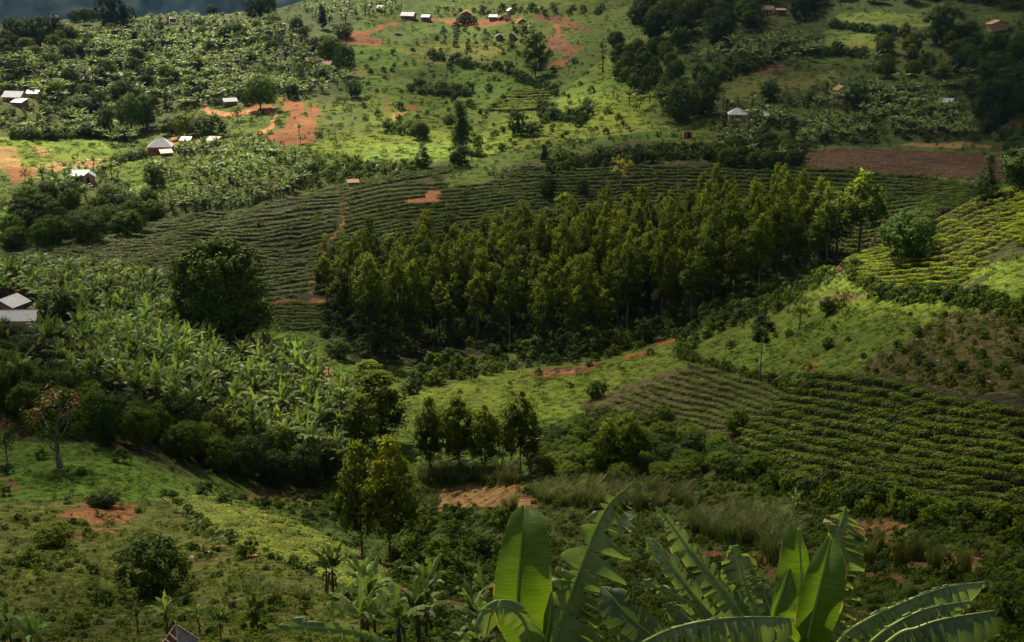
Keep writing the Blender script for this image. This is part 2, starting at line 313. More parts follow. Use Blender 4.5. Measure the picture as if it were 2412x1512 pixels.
# name, colour, scrub density, grass density, outline
Z = [
('hill', SCB, .9, .2, [(-900,-400),(880,-400),(860,120),(830,240),(430,270),(330,330),(-900,330)]),
('band', GRD, .9, .4, [(330,330),(430,260),(650,230),(860,240),(860,420),(700,480),(330,420)]),
('pastL', GRY, .05, .8, [(-900,325),(230,322),(276,365),(238,398),(60,402),(-900,402)]),
('soilL', (.27,.17,.06), .05, .2, [(-900,345),(33,345),(50,395),(-900,400)]),
('redL', SOIL, .02, 0, [(5,394),(62,391),(95,402),(70,428),(25,430)]),
('pat1', (.27,.19,.055), .03, .3, [(70,340),(120,350),(110,370),(80,366)]), ('pat2', (.29,.16,.06), .03, .2, [(150,378),(240,372),(238,396),(120,402),(70,392)]),
('pastM', GR, .05, .9, [(233,396),(330,373),(348,405),(362,470),(338,482),(290,420),(240,410)]),
('grL', GR, .05, .8, [(-900,488),(45,490),(40,560),(-900,610)]),
('groveL', SCB, 1, .2, [(45,430),(230,405),(300,430),(365,480),(500,430),(700,380),(730,440),(560,500),(200,580),(20,600),(20,500)]),
('vill', GRD, .35, .7, [(860,-60),(1560,-60),(1500,125),(1290,120),(1200,100),(960,110),(830,70)]),
('midp', GR, .25, .8, [(828,110),(960,112),(1200,105),(1300,190),(1240,215),(1130,270),(1000,282),(870,292),(840,200)]),
('mid1', GRD, .1, .8, [(885,160),(1045,165),(1000,215),(930,195)]), ('mid2', (.13,.15,.035), .1, .8, [(930,115),(1030,100),(1190,108),(1150,150),(1000,150)]),
('bright', GRY, .1, .9, [(700,350),(820,318),(960,290),(1130,300),(1300,250),(1390,160),(1430,130),(1500,140),(1545,230),(1500,300),(1200,350),(960,385),(860,398),(830,372),(725,350)]),
('bush', SCB, .9, .3, [(700,390),(840,380),(1000,385),(1090,370),(1060,400),(840,430),(750,450),(700,440)]),
('orange', SOIL, .1, .12, [(687,245),(712,241),(714,272),(741,279),(751,326),(738,338),(673,343),(632,326),(650,312),(670,299),(684,270)]),('orangeb', SOIL, .15, .2, [(721,252),(758,252),(755,272),(728,275)]),
('road', (.36,.17,.08), 0, 0, band([(474,250),(496,262),(537,269),(592,263),(632,263),(650,273),(643,292),(622,309),(596,320)], 10)),
('road2', SOIL, .1, .2, [(560,244),(640,246),(650,262),(600,258)]),
('sp1', SOIL, 0, .1, [(362,243),(378,245),(375,262),(366,265)]), ('sp2', SOIL, .1, .1, [(660,232),(712,240),(690,262),(668,262)]),
('sp3', (.3,.14,.06), .1, .1, [(400,300),(425,290),(432,320),(405,330)]),('sp4', (.3,.14,.06), 0, .1, band([(345,345),(420,340),(470,330)],9)),
('r1', SOIL, .12, .2, [(798,88),(830,72),(852,72),(870,84),(905,92),(900,110),(845,105),(805,102)]), ('r1b', SOIL, 0, 0, band([(845,88),(880,70),(905,60),(935,55)], 8)),
('yard', SOIL, .02, .05, [(1012,42),(1050,44),(1080,46),(1240,42),(1225,52),(1130,62),(1060,60),(1040,50),(1000,50)]),
('r2', SOILD, .3, .5, [(1255,32),(1330,42),(1378,62),(1400,78),(1345,66),(1310,56),(1262,48)]), ('r3', SOILD, .35, .5, [(1290,80),(1330,88),(1345,105),(1372,108),(1352,132),(1290,118)]),
('r4', SOIL, .1, 0, [(1280,152),(1325,138),(1345,130),(1325,158),(1290,162)]), ('r4b', SOIL, .05, 0, [(1310,55),(1322,70),(1330,85),(1316,84),(1302,60)]),
('r5', SOIL, 0, 0, [(944,255),(962,247),(986,255),(975,262)]), ('r6', SOIL, 0, 0, [(840,168),(862,168),(866,176),(842,176)]),
('r7', SOIL, 0, 0, band([(903,232),(913,243),(915,252),(906,262),(908,272)], 5)), ('r8', (.3,.19,.06), .05, .1, [(925,262),(955,262),(950,280),(930,285)]),
('r9', SOIL, .1, 0, [(1072,378),(1100,372),(1108,378),(1080,384)]), ('r9b', SOIL, .1, 0, band([(1170,398),(1205,392),(1235,390)], 4)), ('r10', SOIL, 0, 0, band([(1210,413),(1222,405),(1235,408)], 5)),
('upr', SCB, 1, .2, [(1560,-60),(3300,-60),(3300,360),(1900,345),(1680,350),(1660,250),(1600,120)]),
('t1', (.11,.15,.03), .05, .8, [(1955,45),(1975,32),(2090,28),(2195,36),(2140,60),(2095,75),(2030,72),(1960,62)]),
('t2', (.1,.135,.028), .05, .8, [(1944,66),(2000,76),(2110,82),(2100,118),(2040,116),(1944,108)]),
('t3', (.085,.11,.025), .15, .6, [(2140,50),(2210,42),(2200,60),(2120,70)]),
('t4', (.1,.125,.028), .1, .8, [(1860,170),(1975,165),(1960,185),(1890,215),(1830,200)]),
('t5', (.1,.115,.03), .2, .7, [(1690,190),(1760,170),(1850,180),(1880,210),(1790,242),(1680,246)]),
('t6', SOILD, .1, .1, [(1768,155),(1850,151),(1846,166),(1800,175),(1775,170)]),
('t7', GRD, .1, .6, [(1880,130),(2040,140),(2030,158),(1890,158)]), ('t8', GRD, .2, .6, [(2300,35),(2400,30),(2400,60),(2330,75)]),
('t9', GRD, .2, .6, [(2215,255),(2290,262),(2290,300),(2230,300)]),
('strip', (.13,.17,.03), .3, .8, [(1280,320),(1450,300),(1640,290),(1640,300),(1450,318),(1200,352),(1090,380),(1090,370)]),
('brb', (.065,.06,.022), .7, .4, [(1220,385),(1330,372),(1480,335),(1700,345),(1890,345),(1880,395),(1500,385),(1280,400),(1100,430),(1090,415)]),
('furrow', PLUM, 0, 0, [(1905,358),(1960,348),(2110,352),(2372,362),(2372,425),(2240,418),(2120,410),(2000,398),(1890,388)]),
('fb', (.2,.13,.06), .3, .1, [(2120,338),(2260,336),(2370,345),(2372,352),(2200,346),(2120,344)]),
('teaC', TEAF, .55, .3, [(1100,410),(1280,400),(1500,385),(1890,390),(2120,412),(2300,430),(2290,470),(2050,600),(1900,640),(1400,700),(840,720),(760,720),(800,450),(1060,392)]),
('teaL', TEAF, .3, .2, [(-900,640),(-10,603),(200,568),(400,512),(600,480),(750,452),(815,448),(765,720),(640,700),(400,650),(-900,650)]),
('redT', SOIL, 0, 0, [(1002,450),(1042,449),(1036,477),(960,479),(948,470),(997,468)]), ('gT', GRD, .3, .6, [(1060,410),(1190,400),(1150,430),(1050,445)]),
('pathT', SOIL, 0, 0, band([(808,475),(812,520),(806,540),(770,570),(762,592),(748,618),(744,650),(735,690)], 7)), ('pathU', SOILD, 0, 0, band([(800,440),(806,470)], 6)),
('st1', SOILD, 0, .1, band([(650,712),(720,711),(755,713)], 7)), ('st2', SOIL, 0, .1, [(735,705),(770,705),(768,714),(740,714)]),
('st3', SOIL, .2, 0, [(960,520),(1010,515),(1015,528),(970,528)]), ('teaJ', TEAF, .4, .2, [(640,718),(765,716),(765,780),(690,775),(640,750)]),
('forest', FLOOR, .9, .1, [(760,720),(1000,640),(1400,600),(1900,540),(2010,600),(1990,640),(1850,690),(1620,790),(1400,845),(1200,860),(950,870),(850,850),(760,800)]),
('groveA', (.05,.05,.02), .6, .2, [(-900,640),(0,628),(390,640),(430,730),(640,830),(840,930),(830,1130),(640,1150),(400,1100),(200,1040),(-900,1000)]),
('yardA', (.14,.08,.035), .6, .2, [(60,775),(200,780),(195,830),(100,860),(50,840)]), ('ppl', GR, .2, .8, [(620,785),(680,785),(760,830),(850,850),(858,900),(815,915),(720,860),(640,830)]),
('ppl2', (.2,.11,.03), .3, .4, [(640,800),(700,830),(780,870),(800,905),(740,875),(660,835)]),
('mead', (.078,.125,.016), .04, 1, [(945,935),(1100,890),(1250,872),(1400,862),(1560,800),(1612,780),(1625,850),(1480,900),(1390,965),(1290,1030),(1245,1010),(1000,985)]),
('m1', SOILD, .1, .3, [(1235,878),(1280,866),(1330,862),(1395,850),(1385,866),(1330,885),(1270,892)]), ('m2', (.22,.11,.06), .3, .1, band([(1262,882),(1300,880),(1345,868)], 9)),
('m3', SOIL, .1, .2, [(1455,842),(1500,830),(1530,822),(1520,836),(1470,850)]), ('m4', (.25,.12,.04), .4, .2, [(1530,805),(1600,785),(1605,795),(1550,815)]),
('mb', SCB, .9, .4, [(940,880),(1100,840),(1400,800),(1600,770),(1560,800),(1400,845),(1230,870),(1100,890),(945,935)]),
('meadR', (.07,.118,.015), .05, 1, [(1650,812),(1800,762),(1985,650),(2060,682),(2250,708),(2220,745),(2110,815),(2010,880),(1900,912),(1860,905),(1760,868),(1660,845)]),
('mr1', BRN, .4, .4, [(1900,705),(1990,690),(2040,700),(1980,720)]), ('scR', (.075, .065, .022), 1.3, .6, [(2110,815),(2225,742),(2700,720),(2700,960),(2230,925),(2010,882)]),
('grR', GR, .2, .8, [(2290,660),(2412,590),(2900,500),(2900,720),(2340,700)]), ('grR2', GR, .3, .8, [(2290,520),(2412,480),(2412,545),(2330,560)]),
('teaR', TEAF, .2, .2, [(1990,612),(2100,568),(2200,520),(2330,462),(2900,300),(2900,500),(2412,592),(2290,662),(2220,694),(2060,678),(2010,655)]),
('teaS', (.07,.055,.024), .35, .2, [(1370,960),(1480,900),(1640,858),(1780,890),(1930,930),(1760,1050),(1600,1030)]),
('so1', SOIL, 0, 0, band([(1510,910),(1530,935),(1552,950)], 5)), ('so2', SOIL, 0, 0, band([(1600,870),(1640,880),(1665,905)], 5)), ('so3', SOILD, 0, 0, band([(1560,885),(1600,905),(1625,925)], 6)),
('teaN', (.03,.03,.013), .08, .1, [(1930,878),(2100,885),(2220,922),(2900,960),(2900,1260),(2412,1245),(2050,1180),(1720,1080)]),
('bushC', SCB, 1, .3, [(1240,1010),(1390,965),(1600,1030),(1720,1080),(2050,1180),(1900,1140),(1650,1110),(1640,1160),(1250,1140)]),
('lowR', (.055,.075,.02), .95, .8, [(1650,1108),(1800,1110),(2050,1185),(2412,1250),(2900,1260),(2900,1900),(1000,1900),(900,1400),(1240,1200),(1640,1220)]),
('cen', (.045,.07,.018), 1, .6, [(760,1180),(1250,1110),(1640,1160),(1640,1230),(1250,1500),(900,1500),(880,1330),(740,1250)]),
('cs1', BRN, .3, .3, [(575,1150),(740,1162),(735,1187),(580,1180)]), ('cs2', (.2,.12,.05), .3, .2, [(1050,1152),(1100,1132),(1225,1132),(1258,1190),(1180,1205),(1060,1192)]),
('cs3', SOILD, .3, .1, [(1215,1130),(1245,1140),(1258,1192),(1232,1180)]), ('cs4', (.3,.15,.07), .2, .2, [(1080,1142),(1110,1132),(1118,1145),(1095,1152)]),
('rb1', (.16,.08,.035), .4, .4, [(1950,1218),(2060,1220),(2120,1235),(2100,1256),(2000,1262)]), ('rb2', (.15,.085,.035), .4, .4, [(2040,1270),(2200,1290),(2310,1300),(2250,1330),(2130,1330)]),
('rb3', SOILD, .1, .1, band([(1930,1335),(2000,1340),(2120,1352)], 10)), ('rb4', SOILD, .35, .1, [(1640,1290),(1720,1285),(1820,1310),(1820,1345),(1720,1330)]), ('rb5', BRN, .3, .6, [(1960,1430),(2040,1440),(2030,1500),(1960,1500)]),
('nearL', GR, .06, 1, [(-900,1000),(0,1028),(200,1045),(400,1115),(560,1170),(640,1210),(560,1195),(390,1165),(310,1180),(0,1185),(-900,1180)]),
('lowL', OL, .35, 1, [(-900,1180),(0,1185),(310,1180),(390,1165),(560,1290),(720,1340),(880,1400),(900,1500),(1000,1900),(-900,1900)]),
('ll1', (.17,.075,.03), .25, .3, [(125,1208),(180,1196),(300,1193),(330,1218),(300,1235),(220,1245),(150,1228)]), ('ll2', SOILD, .2, .3, [(385,1165),(430,1185),(440,1200),(400,1190)]),
('ll3', SOIL, .1, .2, band([(190,1248),(240,1260),(262,1268)], 5)), ('ll4', SOIL, .2, .2, [(470,1285),(520,1288),(525,1298),(495,1297)]), ('ll5', BRN, .3, .4, band([(475,1335),(500,1330),(530,1322)], 8)),
('ll6', SOILD, .3, .3, band([(150,1275),(190,1262),(205,1270)], 7)), ('teaB', TEAF, .4, .3, [(380,1168),(440,1170),(560,1190),(700,1240),(800,1290),(890,1345),(880,1400),(760,1360),(640,1310),(540,1280),(450,1210)]),
('brn', (.13,.09,.03), .4, .3, [(0,1110),(60,1150),(0,1160)]),
]
def cover(x, y, z):
    """ground colour and plant density for world points"""
    px, py = proj(x, y, z)
    r = np.hypot(x, y); js = F / np.maximum(r, 30)
    px = px + js * (2.6 * fbm(x / 9, y / 9, 3) + 1.2 * fbm(x / 2, y / 2, 2)); py = py + js * (.9 * fbm(x / 9 + 40, y / 9, 3) + .5 * fbm(x / 2 + 7, y / 2, 2))
    c = np.zeros(x.shape + (3,)); c[:] = GRD; sc = np.full(x.shape, .6); g = np.full(x.shape, .5)
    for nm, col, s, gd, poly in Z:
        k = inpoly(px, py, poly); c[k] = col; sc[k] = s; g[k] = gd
    return c, sc, g
cv, _, _ = cover(GX, GY, GZ)
pxg, pyg = proj(GX, GY, GZ)
fk = inpoly(pxg, pyg, Z[[q[0] for q in Z].index('furrow')][4]) & (np.abs(np.arctan2(GX, GY)) < R(22))
GZ = GZ + np.where(fk, .12 * np.sin(GY * 2 * math.pi / 7 + GX * .1), 0)
# green ground varies between lusher and drier patches; soil keeps its own mottling
n1 = fbm(GX / 14, GY / 14, 4)[..., None]; n2 = fbm(GX / 3 + 50, GY / 3, 3)[..., None]; n3 = fbm(GX / 45 + 9, GY / 45, 3)[..., None]
isg = (cv[..., 1:2] > cv[..., 0:1]).astype(float)
cv = cv * (1 + .4 * n1 + .45 * n2)
dryc = np.array([1.18, 1.0, .9])
cv = cv * np.where(isg > 0, 1 + (dryc - 1) * np.clip(.5 + 2.2 * n3, 0, 1), 1)
cv = cv * (1 - isg * np.clip(n2 * 2 - .55, 0, .35))
cv = cv * np.where(isg > 0, np.array([.98, 1, .75]), 1)
cv = np.clip(cv, .006, .7)
nA, nR = GX.shape
idx = np.arange(nA * nR).reshape(nA, nR); nxt = np.roll(idx, -1, 0)
Fq = np.stack([idx[:, :-1], idx[:, 1:], nxt[:, 1:], nxt[:, :-1]], -1).reshape(-1, 4)
m, N, L = newmat('ground')
va = N.new('ShaderNodeAttribute'); va.attribute_name = 'soil'
tc = N.new('ShaderNodeTexCoord')
k1, t1 = ramp_noise(N, L, .9, (.62, .62, .6), (1.35, 1.32, 1.3), tc.outputs['Object'], 6, .3, .7)
k2, t2 = ramp_noise(N, L, 4.5, (.55, .58, .6), (1.4, 1.36, 1.3), tc.outputs['Object'], 4, .32, .68)
c = mixc(N, L, 1.0, va.outputs['Color'], k1, 'MULTIPLY'); c = mixc(N, L, 1.0, c, k2, 'MULTIPLY')
p = N.new('ShaderNodeBsdfPrincipled'); p.inputs['Roughness'].default_value = .95; p.inputs['Specular IOR Level'].default_value = .1
L.new(c, p.inputs['Base Color'])
b = N.new('ShaderNodeBump'); b.inputs['Strength'].default_value = .9; b.inputs['Distance'].default_value = .35; L.new(t2.outputs[0], b.inputs['Height'])
b2 = N.new('ShaderNodeBump'); b2.inputs['Strength'].default_value = .6; b2.inputs['Distance'].default_value = 1.2; L.new(t1.outputs[0], b2.inputs['Height']); L.new(b.outputs[0], b2.inputs['Normal'])
L.new(b2.outputs[0], p.inputs['Normal'])
o = N.new('ShaderNodeOutputMaterial'); L.new(p.outputs[0], o.inputs[0])
me = mesh_np('ground', np.stack([GX, GY, GZ], -1).reshape(-1, 3), Fq, m, smooth=True)
ca = me.color_attributes.new('soil', 'FLOAT_COLOR', 'POINT')
ca.data.foreach_set('color', np.concatenate([cv, np.ones(cv.shape[:2] + (1,))], -1).astype(np.float32).ravel())
tag(link('ground', me), 'hilly farmland ground of grass, red soil and field floors', None, None, 'structure')
# ------------------------------------------------------------------ far mountain range
NA_, NM = 700, 260
aa = np.linspace(R(-40), R(30), NA_); rr = np.linspace(2700, 7800, NM)
AA, RR_ = np.meshgrid(aa, rr, indexing='ij'); MX = np.sin(AA) * RR_; MY = np.cos(AA) * RR_
up = np.clip((RR_ - 2700) / 3200, 0, 1)
up = np.clip((RR_ - 3300) / 2200, 0, 1) ** .8
MZ = -640 + up * 900 + fbm(AA * 11, RR_ / 2600, 6) * 330 * (.35 + up) + fbm(MX / 260, MY / 260, 4) * 46 - np.clip((RR_ - 6800) / 1000, 0, 1) * 500
ii = np.arange(NA_ * NM).reshape(NA_, NM)
Fm = np.stack([ii[:-1, :-1], ii[:-1, 1:], ii[1:, 1:], ii[1:, :-1]], -1).reshape(-1, 4)
mm, N, L = newmat('far_hill_cover')
tc = N.new('ShaderNodeTexCoord'); c, t = ramp_noise(N, L, .012, (.006, .016, .022), (.028, .045, .045), tc.outputs['Object'], 9, .38, .62)
p = N.new('ShaderNodeBsdfPrincipled'); p.inputs['Roughness'].default_value = 1; L.new(c, p.inputs['Base Color'])
t2 = N.new('ShaderNodeTexNoise'); t2.inputs['Scale'].default_value = .03; t2.inputs['Detail'].default_value = 6; L.new(tc.outputs['Object'], t2.inputs['Vector'])
p.inputs['Specular IOR Level'].default_value = 0
o = N.new('ShaderNodeOutputMaterial'); L.new(p.outputs[0], o.inputs[0])
tag(link('far_hills', mesh_np('far_hills', np.stack([MX, MY, MZ], -1).reshape(-1, 3), Fm, mm, smooth=True)), 'hazy blue mountain range beyond the farmed ridge', None, None, 'structure')
# ------------------------------------------------------------------ unseen cloud sheet, added; its transparency is shaped to place sun and shade
LS = {50: [(50,.6),(300,.8),(500,.9),(700,.8),(900,.7),(1100,.85),(1250,.7),(1400,.4),(1600,.2),(1800,.2),(2000,.6),(2150,.5),(2250,.2),(2400,.1)],
150: [(50,.6),(250,.85),(500,1),(700,.6),(850,.6),(1000,.36),(1200,.3),(1400,.32),(1550,.25),(1750,.15),(1950,.25),(2200,.13),(2400,.06)],
250: [(50,.9),(250,.8),(450,.85),(650,1),(800,.9),(1000,.42),(1150,.6),(1350,.6),(1500,.45),(1650,.2),(1850,.25),(2100,.2),(2350,.08)],
350: [(50,1),(200,1),(400,1),(600,.9),(780,1),(950,1),(1100,.8),(1300,.42),(1500,.28),(1700,.18),(2000,.22),(2300,.18)],
450: [(50,.9),(300,.85),(500,.55),(700,.55),(850,.6),(1000,.42),(1300,.26),(1700,.26),(2000,.3),(2250,.25),(2400,.5)],
550: [(100,.25),(400,.28),(700,.32),(1000,.32),(1300,.52),(1500,.56),(1750,.52),(1950,.5),(2050,.6),(2120,1),(2250,1),(2400,1)],
700: [(100,.4),(300,.45),(500,.4),(700,.28),(850,.4),(1100,.42),(1400,.42),(1700,.35),(1800,.3),(1950,.25),(2120,.25),(2350,.25)],
630: [(2060,1),(2180,1),(2300,.9)],
500: [(2300,1),(2400,1)],
850: [(50,.25),(300,.5),(500,.6),(700,.6),(900,.6),(1200,.55),(1500,.4),(1750,.3),(2000,.28),(2300,.2)],
1000: [(50,.18),(300,.2),(500,.5),(700,.85),(900,.6),(1100,.45),(1300,.45),(1600,.4),(1900,.45),(2200,.4)],
1230: [(480,.5),(600,.55),(700,.6)],
1150: [(50,.5),(300,.5),(600,.35),(900,.3),(1150,.4),(1500,.2),(1800,.25),(2200,.28)],
1300: [(100,.24),(400,.3),(560,.5),(700,.6),(820,.55),(1000,.16),(1400,.16),(1800,.16),(2300,.1)],
1450: [(100,.12),(600,.14),(1200,.2),(1800,.12),(2300,.07)],
1750: [(300,.25),(1250,.7),(1700,.7),(2200,.5)]}
S = np.array([(x, y, v) for y, r_ in LS.items() for x, v in r_], float)
NC = 420; ext = 3200.0; CZ = 520.0
cx = np.linspace(-ext, ext, NC); cyv = np.linspace(-ext + 1200, ext + 1200, NC)
# finer sampling above the valley
cx = np.sign(cx) * np.abs(cx / ext) ** 1.9 * ext
uu = np.linspace(-1, 1, NC); cyv = 700 + np.sign(uu) * np.abs(uu) ** 1.5 * ext
CX, CY = np.meshgrid(cx, cyv, indexing='ij')
gz = np.full(CX.shape, -70.0)
for _ in range(3):
    k = (CZ - gz) / SD.z; HX = CX - SD.x * k; HY = CY - SD.y * k
    gz = np.clip(height(HX, HY), -110, 40)
qx, qy = proj(HX, HY, gz + 2)
beh = (HY < 14)
qx = np.clip(qx, -1500, 4000); qy = np.clip(qy, -400, 2200)
num = np.zeros(CX.shape); den = np.zeros(CX.shape)
for sx, sy, sv in S:
    wgt = 1 / (((qx - sx) / 1.35) ** 2 + (qy - sy) ** 2 + 900) ** 2.2
    num += wgt * sv; den += wgt
Lc = num / den
Lc = Lc * (1 + .35 * fbm(CX / 45, CY / 45, 3))
far = np.hypot(HX, HY) > 1400
Lc = np.where(far, .16 + .3 * fbm(CX / 400, CY / 400, 3), Lc)
Lc = np.where(beh, .35, Lc)
Lc = np.clip(Lc, .02, 1)
CZZ = CZ + 22 * fbm(CX / 120, CY / 120, 4) + (1 - Lc) * 25
ii = np.arange(NC * NC).reshape(NC, NC)
Fc = np.stack([ii[:-1, :-1], ii[1:, :-1], ii[1:, 1:], ii[:-1, 1:]], -1).reshape(-1, 4)
mc, N, L = newmat('cloud')
at_ = N.new('ShaderNodeAttribute'); at_.attribute_name = 'tint'
tr = N.new('ShaderNodeBsdfTransparent'); df = N.new('ShaderNodeBsdfDiffuse'); df.inputs[0].default_value = (.8, .8, .8, 1)
tl = N.new('ShaderNodeBsdfTranslucent'); tl.inputs[0].default_value = (.8, .8, .8, 1)
m1 = N.new('ShaderNodeMixShader'); m1.inputs[0].default_value = CLOUD_GLOW; L.new(df.outputs[0], m1.inputs[1]); L.new(tl.outputs[0], m1.inputs[2])
m2 = N.new('ShaderNodeMixShader'); L.new(at_.outputs['Fac'], m2.inputs[0]); L.new(m1.outputs[0], m2.inputs[1]); L.new(tr.outputs[0], m2.inputs[2])
o = N.new('ShaderNodeOutputMaterial'); L.new(m2.outputs[0], o.inputs[0])
tag(link('cloud_shade_sheet', mesh_np('cloud_shade_sheet', np.stack([CX, CY, CZZ], -1).reshape(-1, 3), Fc, mc, tint=Lc.ravel(), smooth=True)), 'unseen cloud sheet added above the valley to shape sun and shade', None, None, 'structure')
# ------------------------------------------------------------------ plant meshes
def leaves(C, rad, n, size, rg, out=None, up=.5, asp=.5, fold=.0, droop=0., wd=.95, wo=.55):
    """n random leaf quads around each centre C with radius rad; returns verts, faces, tint"""
    C = np.repeat(np.asarray(C, float), n, 0); k = len(C)
    rad = np.repeat(np.broadcast_to(np.asarray(rad, float), (k // n,) ) if np.ndim(rad) < 2 else rad, n, 0)
    d = rg.normal(size=(k, 3)); d /= np.linalg.norm(d, axis=1)[:, None]
    rr = (rg.random(k) ** .45)[:, None] * (rad[:, None] if np.ndim(rad) == 1 else rad)
    P0 = C + d * rr
    o = d.copy()
    if out is not None:
        oc = P0 - out; oc /= np.linalg.norm(oc, axis=1)[:, None] + 1e-9; o = wd * d + wo * oc
    nrm = o + rg.normal(size=(k, 3)) * .28; nrm[:, 2] += up; nrm /= np.linalg.norm(nrm, axis=1)[:, None]
    t = np.cross(nrm, rg.normal(size=(k, 3))); t /= np.linalg.norm(t, axis=1)[:, None]
    t[:, 2] -= droop; t /= np.linalg.norm(t, axis=1)[:, None]
    s = np.cross(nrm, t); L_ = (size * (.6 + .8 * rg.random(k)))[:, None]
    V = np.stack([P0 - t * L_ * .5, P0 + s * L_ * asp * .5 - nrm * L_ * fold, P0 + t * L_ * .5, P0 - s * L_ * asp * .5 - nrm * L_ * fold], 1).reshape(-1, 3)
    Fq = np.arange(k * 4).reshape(k, 4); tint = np.repeat(rg.random(k), 4)
    return V, Fq, tint
def crown_points(n, rg, prof, h0, h1, rad, clump, jitter=.15):
    """clump centres inside a profile of revolution: prof(t) gives radius fraction for height fraction t"""
    out = []; ci = 0
    while len(out) < n and ci < n * 40:
        ci += 1
        t = rg.random(); a = rg.random() * 2 * math.pi; q = rg.random() ** .42
        r = prof(t) * rad * q
        if rg.random() > (prof(t) ** 1.0) + .12: continue
        out.append((math.cos(a) * r, math.sin(a) * r, h0 + t * (h1 - h0)))
    out = np.array(out); return out + rg.normal(size=out.shape) * jitter * clump
def trunk_mb(h, r0, rg, lean=.04, limbs=8, l0=.5, spread=.3, up=.5, seg=7):
    mb = MB(); pts = []; x = y = 0
    for i in range(seg + 1):
        t = i / seg; pts.append((x, y, t * h)); x += rg.normal() * lean * h / seg * 2; y += rg.normal() * lean * h / seg * 2
    mb.tube([(pts[0][0], pts[0][1], -.4)] + pts, [r0 * 1.25] + [r0 * (1 - .82 * i / seg) for i in range(seg + 1)], 7)
    for j in range(limbs):
        t = l0 + (1 - l0) * (j + rg.random() * .6) / limbs * .92; k = min(int(t * seg), seg - 1); f = t * seg - k
        b = [pts[k][q] * (1 - f) + pts[k + 1][q] * f for q in range(3)]
        a = rg.random() * 6.28; ln = spread * h * (1.15 - t * .7) * (.7 + .5 * rg.random())
        P_ = [b, (b[0] + math.cos(a) * ln * .5, b[1] + math.sin(a) * ln * .5, b[2] + ln * up * .45), (b[0] + math.cos(a) * ln, b[1] + math.sin(a) * ln, b[2] + ln * up * 1.1)]
        mb.tube(P_, [r0 * .42 * (1.15 - t), r0 * .28 * (1.15 - t), r0 * .06], 5)
    return mb, pts
PROTO = {}
